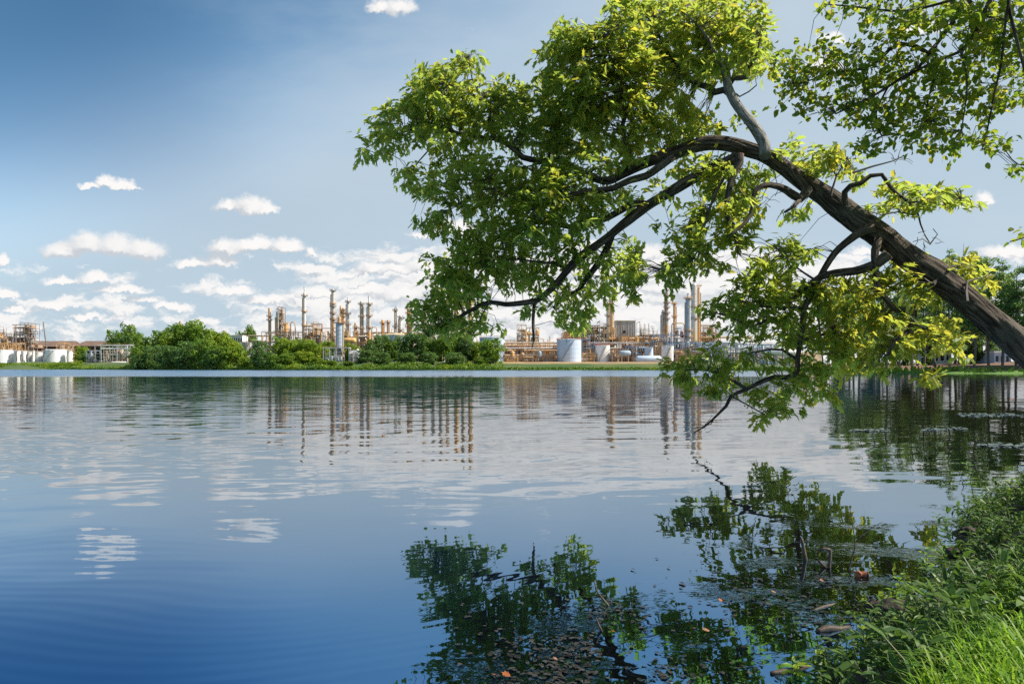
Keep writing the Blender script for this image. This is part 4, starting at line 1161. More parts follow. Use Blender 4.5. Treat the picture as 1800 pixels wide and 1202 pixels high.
for i, (xa, xb, y, dd, lab) in enumerate(((1086, 1122, 592, 466, 'ochre pipe deck right under the big grey building'), (990, 1050, 578, 500, 'far tan unit behind the red-rimmed blue tank'), (880, 910, 598, 480, 'far tan unit behind the pale blue tank by the round bush'), (1120, 1165, 590, 500, 'far cream unit behind the drum house'))):
    frame(xa, xb, y, dd, 10, lab, ['ochre', 'tan', 'cream', 'tan'][i], 4, 5, ('tan', 'ochre', 'cream', 'rust'), 3, drums=4, equip=.7)
# pipe racks
rack(887, 980, (603, 612, 624), 448, 'three-level rusty pipe rack left of the red-rimmed blue tank', 'tan', 4, ('white', 'rust', 'tan', 'ochre', 'pale'))
rack(886, 982, (607, 616, 628), 462, 'tan pipe rack standing behind the three-level rusty one', 'rust', 4, ('tan', 'ochre', 'cream', 'pale'))
rack(1022, 1170, (603, 612), 458, 'long grey pipe rack running behind the small white tank', 'grey', 5, ('white', 'pale', 'tan', 'bluegrey'))
rack(1070, 1150, (618, 627), 446, 'low rust pipe rack right of the small white tank', 'rust', 4, ('rust', 'bluegrey', 'tan', 'pale'))
rack(1060, 1170, (596,), 470, 'upper ochre pipe rack under the big grey building', 'ochre', 4, ('ochre', 'tan', 'cream'))
rack(1170, 1310, (604, 614), 452, 'pale blue pipe rack behind the hanging oak branch', 'bluegrey', 5, ('paleblue', 'white', 'bluegrey', 'pale'))
rack(1230, 1320, (593,), 468, 'yellow-tan pipe bridge right of the tall grey columns', 'ochre', 3, ('ochre', 'cream', 'tan'))
rack(640, 735, (585,), 545, 'tan pipe rack along the top of the wide flat tank', 'tan', 4, ('tan', 'ochre', 'pale'))
rack(436, 470, (600, 590), 510, 'thin dark pipe rack left of the leftmost slim column', 'steel', 3, ('brown', 'tan', 'grey'))
rack(180, 236, (607, 613), 634, 'white pipe run on hoops above the pumping station', 'pale', 3, ('white', 'pale', 'white'), 12, 4)
# tanks
tank(843, 887, 594.5, 452, 'pale blue tank half behind the round green bush', 'paleblue', 'rust')
tank(978.7, 1021.7, 598, 440, 'pale blue tank with a red rim in the middle of the far shore', 'paleblue', 'red')
tank(1047, 1072, 607.5, 444, 'small white tank with a red rim right of the blue red-rimmed tank', 'white', 'red')
tank(1133, 1148, 612.5, 440, 'small bluish white tank behind the long light-blue vessel', 'paleblue', 'grey')
tank(1162, 1184, 609, 444, 'bluish white tank behind the left tip of the hanging oak branch', 'white', 'bluegrey')
tank(672, 720, 590, 500, 'wide flat blue-grey tank with a tan roof behind the dark trees', 'bluegrey', 'ochre', 'cream', dome=.14)
tank(426, 451, 603, 520, 'grey tank right of the left tree clump', 'pale', 'rust')
tank(-8, 23, 616.5, 690, 'wide white tank at the left edge of the picture', 'white', 'grey')
tank(25, 37, 617, 688, 'white tank with an arched pipe, next to the leftmost tank', 'white', 'steel')
tank(38, 47, 618, 690, 'narrow bright white tank, first of the small ones in the white row', 'white', 'grey')
tank(48.5, 56, 619, 692, 'small greyish tank, second of the small ones in the white row', 'pale', 'grey')
tank(57, 61, 617.5, 686, 'thin white tank between two small greyish ones', 'white', 'grey')
tank(62, 75, 619.5, 692, 'low greyish tank left of the wide tank at the right of the white row', 'pale', 'grey')
tank(76, 81.5, 618, 687, 'thin white tank touching the wide tank at the right of the white row', 'white', 'grey')
tank(83, 116, 616, 690, 'wide white tank at the right of the white row', 'white', 'white')
tank(118, 127, 617.5, 686, 'narrow tall white tank at the right end of the white row', 'white', 'steel')
# vessels
vessel(1117, 1163, 631.5, 6.4, 428, 'long light-blue vessel low beside the shore, left of the hanging oak branch', 'paleblue')
vessel(1088, 1109, 621, 5.2, 436, 'dark blue-grey vessel right of the small white tank', 'bluegrey')
vessel(603, 626, 598.5, 4.8, 470, 'rust and white vessel right of the blue-grey shore column', 'ochre')
vessel(1350, 1400, 619, 5.5, 410, 'white vessel on the shore right of the drooping oak branch', 'white')
vessel(1225, 1262, 634, 5.0, 426, 'bluish white vessel behind the lowest hanging oak leaves', 'paleblue')
vessel(196, 222, 637.5, 2.2, 625, 'white vessel lying low in the pumping station', 'white')
# buildings
shed(37, 112, 598, 609, 634, 745, 40, 'long dark brown warehouse behind the white tank row', 'fascia', 'roof', 9)
shed(131, 186, 598, 608, 632, 760, 40, 'shorter brown warehouse behind the bush right of the white tanks', 'roof', 'roof', 6)


def block(px0, px1, ytop, ybase, d, depth, label, mats, rows=0, cols=0, name='industrial_building', cat='building', vent=False):
    k = kpx(d)
    b = base((px0 + px1) / 2, d)
    th = thing(name, label, cat, b, 'plain industrial buildings of the refinery')
    x0, x1 = (px0 - CX) * k, (px1 - CX) * k
    zt, zb = CAMZ + (HY - ytop) * k, CAMZ + (HY - ybase) * k
    m = MB()
    m.box((x0, d, zb), (x1, d + depth, zt))
    n = int((x1 - x0) / 1.6)
    for i in range(n + 1): m.box((x0 + (x1 - x0) * i / n - .07, d - .09, zb + .2), (x0 + (x1 - x0) * i / n + .07, d - .003, zt - .5))
    m.build('wall', M[mats[0]], th)
    m = MB()
    m.box((x0 - .3, d - .3, zt + .005), (x1 + .3, d + depth + .3, zt + .55))
    m.build('roof', M[mats[1]], th)
    for r_ in range(rows):
        for c_ in range(cols):
            m = MB()
            xa = x0 + (x1 - x0) * (c_ + .25) / cols
            za = zb + (zt - zb) * (r_ + .3) / rows
            m.box((xa, d - .16, za), (xa + (x1 - x0) / cols * .5, d - .1, za + (zt - zb) / rows * .45))
            m.build('window', M['hole'], th)
    if vent:
        m = MB()
        xv, zv = x0 + (x1 - x0) * .42, zb + (zt - zb) * .32
        m.tube([(xv, d - .5, zv), (xv, d - .1, zv)], [1.0, 1.0], 14)
        m.build('vent_fan', M['hole'], th)
    m = MB()
    for x in (x0 + .4, x1 - .4):
        for y in (d + .4, d + depth - .4): m.box((x - .3, y - .3, b.z - .5), (x + .3, y + .3, zb - .01))
    m.build('support', M['steel'], th)
    return th


block(1083, 1117, 564.5, 592, 492, 26, 'big plain grey building raised among pipes with a dark round vent', ('grey', 'cream'), vent=True)
block(402, 426, 590, 606, 560, 12, 'white flat building behind the right end of the left tree clump', ('white', 'pale'), 1, 6)
block(198, 214, 630, 643, 636, 6, 'low brown brick hut inside the pumping station', ('brown', 'concrete'), 1, 3)
block(1236, 1262, 617, 634, 440, 8, 'small pale blue building behind the hanging oak branch', ('paleblue', 'white'), 1, 4)
block(1100, 1116, 608, 622, 452, 8, 'small blue hut behind the dark vessel', ('bluegrey', 'rust'), 1, 3)
block(940, 956, 618, 634, 455, 6, 'small cream control hut inside the rusty pipe racks', ('cream', 'grey'), 1, 3)
block(910, 921, 614, 626, 458, 6, 'dark brown hut behind the pipe racks under the spiked tower block', ('brown', 'tan'), 1, 2)
block(1640, 1672, 618, 640, 230, 10, 'white house far behind the pine trunks', ('white', 'roof'), 1, 3, 'house')
block(1748, 1775, 620, 642, 215, 10, 'pale blue house glimpsed right of the pine trunks', ('paleblue', 'white'), 1, 3, 'house')

# crane boom over the left warehouse
bc_ = base(84, 730)
cr = thing('crawler_crane', 'thin dark crane boom rising over the left warehouse roof', 'crane', bc_)
k7 = kpx(730)
m = MB()
tipc, foot = Vector(((76 - CX) * k7, 730, CAMZ + (HY - 565) * k7)), Vector(((84.5 - CX) * k7, 730, bc_.z + 1.5))
ax = (tipc - foot)
for dx, dy in ((-.5, -.5), (.5, -.5), (.5, .5), (-.5, .5)):
    m.bar(foot + Vector((dx, dy, 0)), tipc + Vector((dx * .3, dy * .3, 0)), .16)
for i in range(30):
    p0, p1 = foot + ax * (i / 30), foot + ax * ((i + 1) / 30)
    s_ = 1 if i % 2 else -1
    m.bar(p0 + Vector((.5 * s_, -.5, 0)), p1 + Vector((-.5 * s_, -.5, 0)), .09)
m.build('boom', M['steel'], cr)
m = MB()
m.bar(tipc, tipc + Vector((-.6, 0, -9)), .07)
m.cbox(tipc + Vector((-.6, 0, -9.5)), (.6, .5, 1.0))
m.build('hook', M['steel'], cr)
m = MB()
m.box((bc_.x - 3, 728, bc_.z + 1.1), (bc_.x + 2.5, 732, bc_.z + 3.4))
m.build('cab', M['ochre'], cr)
for s_ in (-1, 1):
    m = MB()
    m.tube([(bc_.x - 3.2, 730 + s_ * 2.2, bc_.z + .5), (bc_.x + 3.2, 730 + s_ * 2.2, bc_.z + .5)], [.6, .6], 8)
    m.build('track', M['steel'], cr)

# gooseneck flare and arch pipes
for px, y, wd, dd, lab in ((658, 575, 9, 495, 'gooseneck pipe bent over at the right of the spiked grey column'), (515, 566, 8, 510, 'square-shouldered pipe arch right of the tan drum structure'), (1192, 568, 22, 462, 'wide tan pipe arch left of the collared column'), (34.5, 616, 11, 684, 'black pipe hoop in front of the second white tank'), (575, 577, 22, 500, 'low grey pipe arch left of the tallest grey column')):
    b0 = base(px, dd)
    k = kpx(dd)
    th = thing('arched_pipe', lab, 'pipe', b0, 'arched pipes of the refinery')
    x0, x1, zt = b0.x - wd * k / 2, b0.x + wd * k / 2, CAMZ + (HY - y) * k
    m = MB()
    m.tube([(x0, dd, b0.z - .3), (x0, dd, zt - 1.2), (x0 + .6, dd, zt - .25), (x0 + 1.4, dd, zt), (x1 - 1.4, dd, zt), (x1 - .6, dd, zt - .25), (x1, dd, zt - 1.2), (x1, dd, b0.z - .3)], [.38] * 8, 8)
    m.build('pipe_run', M['steel' if px < 40 else 'tan'], th, smooth=True)
    m = MB()
    for x in (x0, x1): m.lathe((x, dd, b0.z - .3), [(.9, 0), (.9, .7), (.5, .75)], 10)
    m.build('footing', M['concrete'], th)

# earth bunds behind the pipe racks
for pa, pb, y, dd, lab in ((872, 1235, 621, 486, 'long low sandy earth bund behind the pipe racks in the middle of the refinery'), (1215, 1440, 619, 480, 'low sandy earth bund behind the hanging oak branch'), (440, 700, 612, 560, 'low earth bund behind the bright trees under the left columns'), (-40, 140, 622, 735, 'low earth bund behind the white tank row')):
    m = MB()
    n = 60
    for i in range(n + 1):
        c = P(pa + (pb - pa) * i / n, y, dd)
        t_ = c.z + .5 * mnoise.noise(Vector((i * .5, dd, 0)))
        g0 = gz(c.x, dd) - 1
        for q, z in ((-7, g0), (-3, t_ - .4), (0, t_), (3, t_ - .4), (7, g0)): m.v.append((c.x, dd + q, z))
    for i in range(n):
        for j in range(4): m.face((i * 5 + j, (i + 1) * 5 + j, (i + 1) * 5 + j + 1, i * 5 + j + 1))
    M.setdefault('bund', paint('bund_earth', (0.34, 0.24, 0.14), (0.22, 0.15, 0.09), 0.3))
    tag(m.build('earth_bund', M['bund'], None, smooth=True, origin=base((pa + pb) / 2, dd)), lab, 'earth bank', 'earth bunds of the refinery')

# ------------------------------------------------------------------ far trees
M['far_a'] = leafmat('broadleaf_green', [(0.05, 0.12, 0.012), (0.10, 0.19, 0.016), (0.19, 0.26, 0.02)], tf=.35, nscale=.12)
M['far_b'] = leafmat('broadleaf_bright', [(0.10, 0.19, 0.012), (0.16, 0.25, 0.014), (0.28, 0.31, 0.02)], tf=.38, nscale=.12)
M['far_c'] = leafmat('broadleaf_dark', [(0.036, 0.095, 0.026), (0.065, 0.14, 0.034), (0.11, 0.18, 0.036)], tf=.34, nscale=.12)
M['pine'] = leafmat('pine_needles', [(0.060, 0.135, 0.045), (0.10, 0.20, 0.06), (0.18, 0.26, 0.06)], tf=.42, nscale=.3)
M['farbark'] = paint('far_bark', (0.11, 0.085, 0.07), (0.17, 0.14, 0.12), 1.0, streak=True)


def clump_mesh(name, lobes, per, size, mat, rg, flat=0.5):
    """leaf clumps spread through the lobes of a crown (lobe: centre, radii)"""
    m = MB()
    for (c, rad) in lobes:
        n = int(per * (rad[0] * rad[1] + rad[0] * rad[2]) / 2)
        for _ in range(n):
            v = Vector((rg.gauss(0, 1), rg.gauss(0, 1), rg.gauss(0, 1))).normalized()
            q = rg.uniform(.62, 1.06)
            p = Vector((c[0] + v.x * rad[0] * q, c[1] + v.y * rad[1] * q, c[2] + v.z * rad[2] * q))
            nr = (v + Vector((rg.gauss(0, .5), rg.gauss(0, .5), rg.gauss(.25, .5)))).normalized()
            a = nr.cross(Vector((rg.gauss(0, 1), rg.gauss(0, 1), rg.gauss(0, .4)))).normalized()
            b = nr.cross(a)
            s = size * rg.uniform(.5, 1.3)
            k = rg.choice([4, 5])
            m.poly([p + a * (math.cos(6.283 * i / k) * s * rg.uniform(.6, 1.1)) + b * (math.sin(6.283 * i / k) * s * flat * rg.uniform(.7, 1.4)) for i in range(k)])
    return m.build(name, mat).data


def broad_lobes(rg, h, w_, low=.05):
    out = []
    for _ in range(30):
        z = rg.uniform(low, .9)
        rad = (math.sin(math.pi * min(1, .18 + .75 * z)) ** .7) * w_ / 2
        a, q = rg.uniform(0, 6.28), rg.uniform(.25, .82)
        r = w_ * rg.uniform(.13, .22)
        out.append(((math.cos(a) * rad * q, math.sin(a) * rad * q, z * h), (r, r, r * rg.uniform(.8, 1.1))))
    for _ in range(9):   # stray boughs that break the outline
        z, a = rg.uniform(.25, 1.0), rg.uniform(0, 6.28)
        rad = (math.sin(math.pi * min(1, .18 + .75 * z)) ** .7) * w_ / 2 * rg.uniform(.9, 1.12)
        r = w_ * rg.uniform(.05, .10)
        out.append(((math.cos(a) * rad, math.sin(a) * rad, z * h), (r, r, r * 1.2)))
    out.append(((0, 0, h * .5), (w_ * .30, w_ * .30, h * .34)))
    return out


PROTO = {}
rg = random.Random(8)
for kind, mat in (('far_a', 'far_a'), ('far_b', 'far_b'), ('far_c', 'far_c')):
    for v in range(3):
        me = clump_mesh('crown', broad_lobes(rg, 1 * 16, 12 + v), 20, .6, M[mat], rg)
        tm = MB()
        tm.tube([(0, 0, -1), (.1, 0, 4), (-.1, .2, 9), (.2, 0, 13)], [.42, .32, .2, .06], 7)
        for i in range(5):
            a = i * 1.3
            tm.tube([(0, 0, 3 + i), (math.cos(a) * 2, math.sin(a) * 2, 6 + i), (math.cos(a) * 4, math.sin(a) * 4, 8.5 + i)], [.18, .12, .04], 5)
        PROTO[kind, v] = (me, tm.build('trunk', M['farbark']).data)
for v in range(4):
    h = 26
    lobes = []
    for i in range(44):
        z = rg.uniform(.27, .98)
        spread = 4.6 * (1.08 - z) ** .6 + .6
        a, q = rg.uniform(0, 6.28), rg.uniform(.3, 1.25)
        r = rg.uniform(.8, 2.1) * (1.3 - .5 * z)
        lobes.append(((math.cos(a) * spread * q, math.sin(a) * spread * q, z * h), (r, r, r * .5)))
    me = clump_mesh('crown', lobes, 52, .38, M['pine'], rg, .4)
    tm = MB()
    sway = [rg.uniform(-.4, .4) for _ in range(6)]
    tm.tube([(sway[i] * (i > 0), sway[-i] * (i > 0), -1 + 27 * i / 5) for i in range(6)], [.36, .31, .27, .2, .13, .03], 8)
    for (c, r) in lobes:
        tm.tube([(0, 0, c[2] - 1.2), (c[0] * .5, c[1] * .5, c[2] - .5), (c[0], c[1], c[2])], [.1, .08, .03], 4, caps=False)
    PROTO['pine', v] = (me, tm.build('trunk', M['farbark']).data)
for (me, tm) in PROTO.values():
    for d_ in (me, tm):
        for o in [o for o in C.objects if o.data == d_]: bpy.data.objects.remove(o)


def tree(kind, v, px, ytop, wpx, d, label, group, name='broadleaf_tree'):
    b = base(px, d)
    hp, wp_ = (16.8, 13.0) if kind != 'pine' else (26.5, 10.5)
    H = (CAMZ + (HY - ytop) * kpx(d) - b.z) * (rg.uniform(1.08, 1.22) if kind != 'pine' else 1)
    sw = wpx * kpx(d) / wp_ * (1.14 if kind != 'pine' else 1.4)
    th = thing(name, label, 'tree', b, group)
    me, tm = PROTO[kind, v]
    for nm, dt in (('trunk', tm), ('crown', me)):
        o = bpy.data.objects.new(nm, dt)
        C.objects.link(o)
        o.parent = th
    th.scale = (sw, sw, H / hp)
    th.rotation_euler.z = rg.uniform(0, 6.28)
    return th


G1 = 'dense clump of trees on the left far shore'
for i, (x, y, wd, dd, kd) in enumerate([(242, 612, 34, 508, 'far_a'), (258, 592, 46, 530, 'far_a'), (270, 610, 36, 500, 'far_c'), (286, 588, 48, 528, 'far_a'), (302, 576, 52, 545, 'far_a'), (300, 612, 40, 486, 'far_c'), (322, 572, 56, 540, 'far_a'), (328, 606, 42, 478, 'far_c'),
                                        (345, 570, 54, 530, 'far_a'), (356, 600, 44, 470, 'far_a'), (366, 577, 52, 520, 'far_a'), (384, 590, 48, 500, 'far_b'), (388, 612, 42, 460, 'far_a'), (404, 598, 44, 490, 'far_b'), (416, 612, 36, 462, 'far_b'), (428, 628, 26, 452, 'far_b'), (374, 618, 36, 462, 'far_c'), (250, 626, 30, 498, 'far_c'), (436, 634, 20, 448, 'far_b')]):
    tree(kd, i % 3, x, y, wd, dd, f'{ORD[i]} tree counted from the left in the dense green clump on the left far shore' if False else ['low shrubby tree at the left end of the left clump', 'rounded tree near the left end of the left clump', 'dark low tree in the left clump, above the waterline', 'tall green tree left of the middle of the left clump', 'high tree just left of the brown column top', 'dark tree at the waterline below the brown column top',
             'highest tree of the left clump, right under the brown column top', 'dark bushy tree at the waterline in the middle of the left clump', 'high rounded tree right of the middle of the left clump', 'mid green tree at the waterline right of the middle of the left clump', 'broad tree on the right shoulder of the left clump', 'yellow-green tree left of the white flat building', 'low green tree at the waterline below the white flat building',
             'bright tree in front of the white flat building', 'bright bushy tree left of the grey tank', 'small bright bush left of the grey tank', 'dark low tree at the waterline on the right of the left clump', 'dark shrub at the left foot of the left clump', 'smallest bright bush at the right foot of the left clump'][i], G1)
G2 = 'trees behind and left of the left clump'
for i, (x, y, wd, dd, kd, lab) in enumerate([(200, 588, 34, 700, 'far_a', 'distant tree above the right end of the shorter warehouse'), (229, 574, 36, 690, 'far_a', 'tall distant tree above the pumping station'), (218, 596, 30, 680, 'far_c', 'darker distant tree behind the pumping station'), (142, 609, 26, 668, 'far_b', 'yellowish bush right of the white tank row'), (150, 622, 20, 655, 'far_c', 'darker bush at the water right of the white tank row'),
                                          (438, 578, 26, 640, 'far_a', 'distant tree above the grey tank'), (424, 585, 24, 645, 'far_a', 'distant tree right of the white flat building')]):
    tree(kd, i % 3, x, y, wd, dd, lab, G2)
G3 = 'trees on the far shore between the left clump and the blue-grey column'
for i, (x, y, wd, dd, kd, lab) in enumerate([(456, 606, 32, 440, 'far_c', 'dark conifer-like tree right of the grey tank'), (470, 622, 30, 432, 'far_c', 'low dark tree left of the bright green row'), (492, 594, 38, 450, 'far_b', 'bright feathery tree below the leftmost slim column'), (516, 594, 40, 446, 'far_b', 'bright tree below the square tower'), (540, 600, 38, 444, 'far_b', 'bright tree below the lone pale column'), (532, 618, 38, 430, 'far_b', 'low bright tree at the front of the bright row'),
                                          (562, 604, 30, 452, 'far_b', 'yellow-green tree left of the blue-grey shore column'), (578, 602, 28, 462, 'far_b', 'yellow-green tree touching the left side of the blue-grey shore column'), (612, 603, 30, 462, 'far_b', 'yellow-green tree right behind the blue-grey shore column'), (626, 607, 26, 458, 'far_b', 'small yellow-green tree above the red pump skid'), (508, 622, 32, 428, 'far_a', 'low green tree at the waterline below the square tower'), (484, 624, 26, 425, 'far_a', 'low green shrub left of the bright row'),
                                          (566, 633, 22, 418, 'far_b', 'low shrub on the grass left of the blue-grey shore column'), (582, 634, 22, 417, 'far_a', 'low shrub in front of the blue-grey shore column'), (612, 635, 24, 416, 'far_a', 'low shrub in front of the red pump skid'), (556, 628, 24, 424, 'far_b', 'round shrub at the right end of the bright row')]):
    tree(kd, (i + 1) % 3, x, y, wd, dd, lab, G3)
G4 = 'dark trees on the far shore below the low oak branch'
for i, (x, y, wd, dd, kd, lab) in enumerate([(640, 616, 30, 424, 'far_c', 'dark tree at the left end of the dark middle row'), (656, 601, 36, 434, 'far_c', 'dark pointed tree right of the red pump skid'), (672, 595, 34, 440, 'far_c', 'tall dark tree in front of the left side of the wide flat tank'), (690, 600, 34, 438, 'far_a', 'green tree in front of the middle of the wide flat tank'), (706, 594, 36, 440, 'far_c', 'tall dark tree in front of the right side of the wide flat tank'), (724, 588, 38, 442, 'far_c', 'tall dark tree under the left edge of the oak leaves'),
                                          (745, 590, 40, 440, 'far_c', 'broad dark tree under the tip of the low oak branch'), (765, 594, 36, 438, 'far_a', 'green tree right of the tip of the low oak branch'), (785, 590, 38, 436, 'far_a', 'lighter green tree in the dark middle row'), (804, 588, 38, 440, 'far_c', 'highest dark tree in the right half of the middle row'), (822, 596, 34, 436, 'far_c', 'dark tree left of the yellow-green sapling'), (838, 604, 22, 434, 'far_b', 'yellow-green sapling left of the round bush'), (864, 598, 54, 420, 'far_a', 'round green bush in front of the pale blue tank'),
                                          (715, 622, 34, 414, 'far_c', 'low dark tree at the waterline under the left edge of the oak'), (670, 622, 34, 416, 'far_c', 'low dark tree at the waterline right of the pump skid'), (755, 620, 36, 412, 'far_c', 'low dark tree at the waterline under the oak tip'), (800, 622, 36, 412, 'far_c', 'low dark tree at the waterline left of the round bush'), (845, 630, 26, 412, 'far_a', 'small low bush at the left foot of the round bush')]):
    tree(kd, i % 3, x, y, wd, dd, lab, G4)
GP = 'pines on the right shore'
PN = [(1470, 518, 40, 240), (1492, 500, 42, 222), (1512, 490, 44, 206), (1535, 480, 46, 200), (1558, 472, 46, 190), (1580, 480, 42, 186), (1604, 466, 44, 182), (1624, 470, 44, 178), (1643, 456, 46, 176), (1668, 432, 44, 172), (1692, 424, 46, 168), (1712, 450, 46, 166),
      (1738, 446, 50, 166), (1762, 452, 50, 164), (1786, 458, 48, 162), (1812, 452, 52, 160), (1840, 444, 52, 160), (1870, 450, 52, 158), (1905, 440, 54, 156), (1945, 436, 56, 152)]
for i, (x, y, wd, dd) in enumerate(PN):
    tree('pine', i % 4, x, y, wd, dd, f'{ORD[i]} tall pine from the left in the front row on the right shore', GP, 'pine_tree')
PB = [(1500, 520, 40, 255), (1545, 505, 44, 250), (1590, 498, 46, 245), (1632, 490, 46, 240), (1678, 470, 48, 235), (1725, 470, 50, 232), (1775, 474, 50, 228), (1830, 470, 52, 226), (1890, 466, 54, 222)]
for i, (x, y, wd, dd) in enumerate(PB):
    tree('pine', (i + 2) % 4, x, y, wd, dd, f'{ORD[i]} pine from the left in the back row on the right shore', 'pines behind the front row on the right shore', 'pine_tree')
UL = [(1476, 580, 38, 246), (1532, 566, 40, 230), (1590, 560, 42, 226), (1636, 566, 36, 222), (1706, 574, 40, 222), (1745, 590, 30, 220), (1830, 570, 44, 216)]
for i, (x, y, wd, dd) in enumerate(UL):
    tree('far_c', i % 3, x, y, wd, dd, f'{ORD[i]} dark bushy tree from the left among the pine trunks', 'bushy trees under the pines')

# low hedge in front of the white tanks
m = MB()
for i in range(70):
    x = -14 + 156 * i / 69
    dd = 652 - 0.3 * x
    c = P(x, 0, dd)
    g_ = gz(c.x, dd)
    m.v = m.v
    for _ in range(46):
        p = Vector((c.x + rg.gauss(0, 1.2), dd + rg.gauss(0, 1.5), g_ + rg.uniform(0, 3.9 + 1.2 * math.sin(i * 1.7))))
        a, b_ = Vector((rg.gauss(0, 1), rg.gauss(0, 1), rg.gauss(0, .6))).normalized(), Vector((0, 0, 1))
        s = rg.uniform(.4, .8)
        m.poly([p - a * s, p + b_ * s * .7, p + a * s, p - b_ * s * .6 + Vector((0, .4, 0))])
hd = m.build('hedge', M['far_b'], None, origin=base(60, 640))
tag(hd, 'low yellow-green hedge along the water in front of the white tanks', 'hedge')
# ragged brush along the waterline under the far trees
m = MB()
for px0, px1, cnt, hmax in ((-60, 236, 4600, 3.4), (232, 446, 3600, 4.2), (440, 575, 3000, 3.9), (575, 640, 900, 2.6), (636, 885, 4200, 4.2), (885, 1180, 700, 1.1)):
    for _ in range(cnt):
        px = rg.uniform(px0, px1)
        sd = float(np.interp(px, [f[0] for f in FAR][::-1], [f[1] for f in FAR][::-1]))
        dd = sd + abs(rg.gauss(0, 5)) + .3
        hn = hmax * max(.12, .55 + .9 * mnoise.noise(Vector((px * .045, dd * .12, 2))))
        x = (px - CX) / F * dd
        z0 = .25 + (dd - sd) * .13
        p = Vector((x, dd, z0 + rg.uniform(0, 1) ** .8 * hn))
        a = Vector((rg.gauss(0, 1), rg.gauss(0, 1), rg.gauss(0, .5))).normalized()
        b_ = Vector((rg.gauss(0, .5), rg.gauss(0, .5), 1)).normalized()
        s_ = rg.uniform(.25, .7)
        m.poly([p - a * s_, p - b_ * s_ * .6, p + a * s_ * .9, p + b_ * s_ * .8], 0 if mnoise.noise(Vector((px * .03, 5, 1))) < .12 else 1)
tag(m.build('shore_brush', [M['far_a'], M['far_b']]), 'ragged low brush along the far waterline under the trees', 'brush', kind='stuff')
# long grass and reeds along the far waterline: a tufted green fringe
m = MB()
for i in range(len(FARXY) - 1):
    (xa, ya), (xb, yb) = FARXY[i], FARXY[i + 1]
    L = math.hypot(xb - xa, yb - ya)
    for _ in range(int(L * (9 if -0.33 < xa / ya < 0.45 else 4))):
        f = rg.random()
        x, y = xa + (xb - xa) * f, ya + (yb - ya) * f
        r0 = math.hypot(x, y)
        q = 1 + rg.uniform(.2, 7.5) / r0
        x, y = x * q, y * q
        z = gz(x, y) if rg.random() < .02 else 0.25 + (q - 1) * r0 * .12
        h = rg.uniform(.3, 1.0)
        wv = rg.uniform(.15, .5)
        m.poly([(x - wv, y, z - .3), (x + wv, y, z - .3), (x + wv * .6 + rg.gauss(0, .2), y, z + h), (x - wv * .4, y + .1, z + h * .8)])
tag(m.build('shore_grass', M['far_a']), 'fringe of bright green grass along the far waterline', 'grass', kind='stuff')


# ------------------------------------------------------------------ the near bank
br = random.Random(77)
M['grass'] = leafmat('fresh_grass', [(0.085, 0.19, 0.016), (0.14, 0.26, 0.018), (0.24, 0.32, 0.024)], trans=(0.30, 0.55, 0.03), tf=.4, nscale=3)
M['weed'] = leafmat('bank_weed', [(0.030, 0.068, 0.014), (0.062, 0.13, 0.022), (0.12, 0.19, 0.032)], trans=(.2, .34, .04), tf=.3, nscale=3)
M['weedstem'] = paint('weed_stem', (0.16, 0.13, 0.06), (0.10, 0.14, 0.04), 12)
M['wetleaf'] = paint('wet_leaf_litter', (0.012, 0.010, 0.008), (0.045, 0.042, 0.037), 22, rough=0.35, spec=0.5)
M['wetwood'] = paint('wet_wood', (0.055, 0.038, 0.028), (0.10, 0.075, 0.055), 14, rough=0.6, bump=0.006, bscale=40)
M['mudclod'] = paint('dark_mud', (0.020, 0.015, 0.011), (0.055, 0.040, 0.029), 14, rough=0.8, bump=0.012, bscale=30)
M['orangeleaf'] = paint('orange_leaf', (0.36, 0.12, 0.03), (0.24, 0.07, 0.02), 30)
M['pinkleaf'] = paint('faded_pink_leaf', (0.32, 0.17, 0.11), (0.22, 0.10, 0.06), 30)
M['can'] = paint('orange_can', (0.30, 0.10, 0.045), (0.17, 0.06, 0.035), 40, rough=.5)
M['canend'] = paint('can_metal', (0.60, 0.58, 0.55), (0.4, 0.38, 0.36), 40, rough=.3, metal=.8)
M['blueplastic'] = paint('blue_plastic', (0.06, 0.20, 0.50), (0.05, 0.13, 0.34), 20, rough=.25, spec=.5)
M['floatweed'] = paint('pale_floating_weed', (0.11, 0.14, 0.12), (0.07, 0.09, 0.07), 5, rough=.3, spec=.5)
NX, NY = [p[0] for p in NEAR], [p[1] for p in NEAR]


def edge(x): return float(np.interp(x, NX, NY))


def wpt(px, py, z=0.0):
    """point at height z that the photo shows at px, py"""
    d = (CAMZ - z) * F / (py - HY)
    return P(px, py, d)


def blade(mb, p, d, h, wd, m=0, curl=.5):
    side = Vector((-d.y, d.x, 0)).normalized() * wd / 2
    up = Vector((0, 0, 1))
    pts = [p, p + up * h * .45 + d * h * .12, p + up * h * .8 + d * h * (.15 + curl * .35), p + up * h * (1.0 - curl * .3) + d * h * (.25 + curl * .75)]
    b = len(mb.v)
    for q, s in zip(pts, (1, .9, .6)): mb.v += [tuple(q - side * s), tuple(q + side * s)]
    mb.v.append(tuple(pts[3]))
    mb.face((b, b + 1, b + 3, b + 2), m)
    mb.face((b + 2, b + 3, b + 5, b + 4), m)
    mb.face((b + 4, b + 5, b + 6), m)


GLX, GLY = [0.2, 1.01, 1.29, 1.46, 1.68, 2.23, 3.0, 4.2, 6.0], [0.6, 1.60, 1.92, 2.04, 2.28, 2.92, 3.7, 4.7, 6.2]


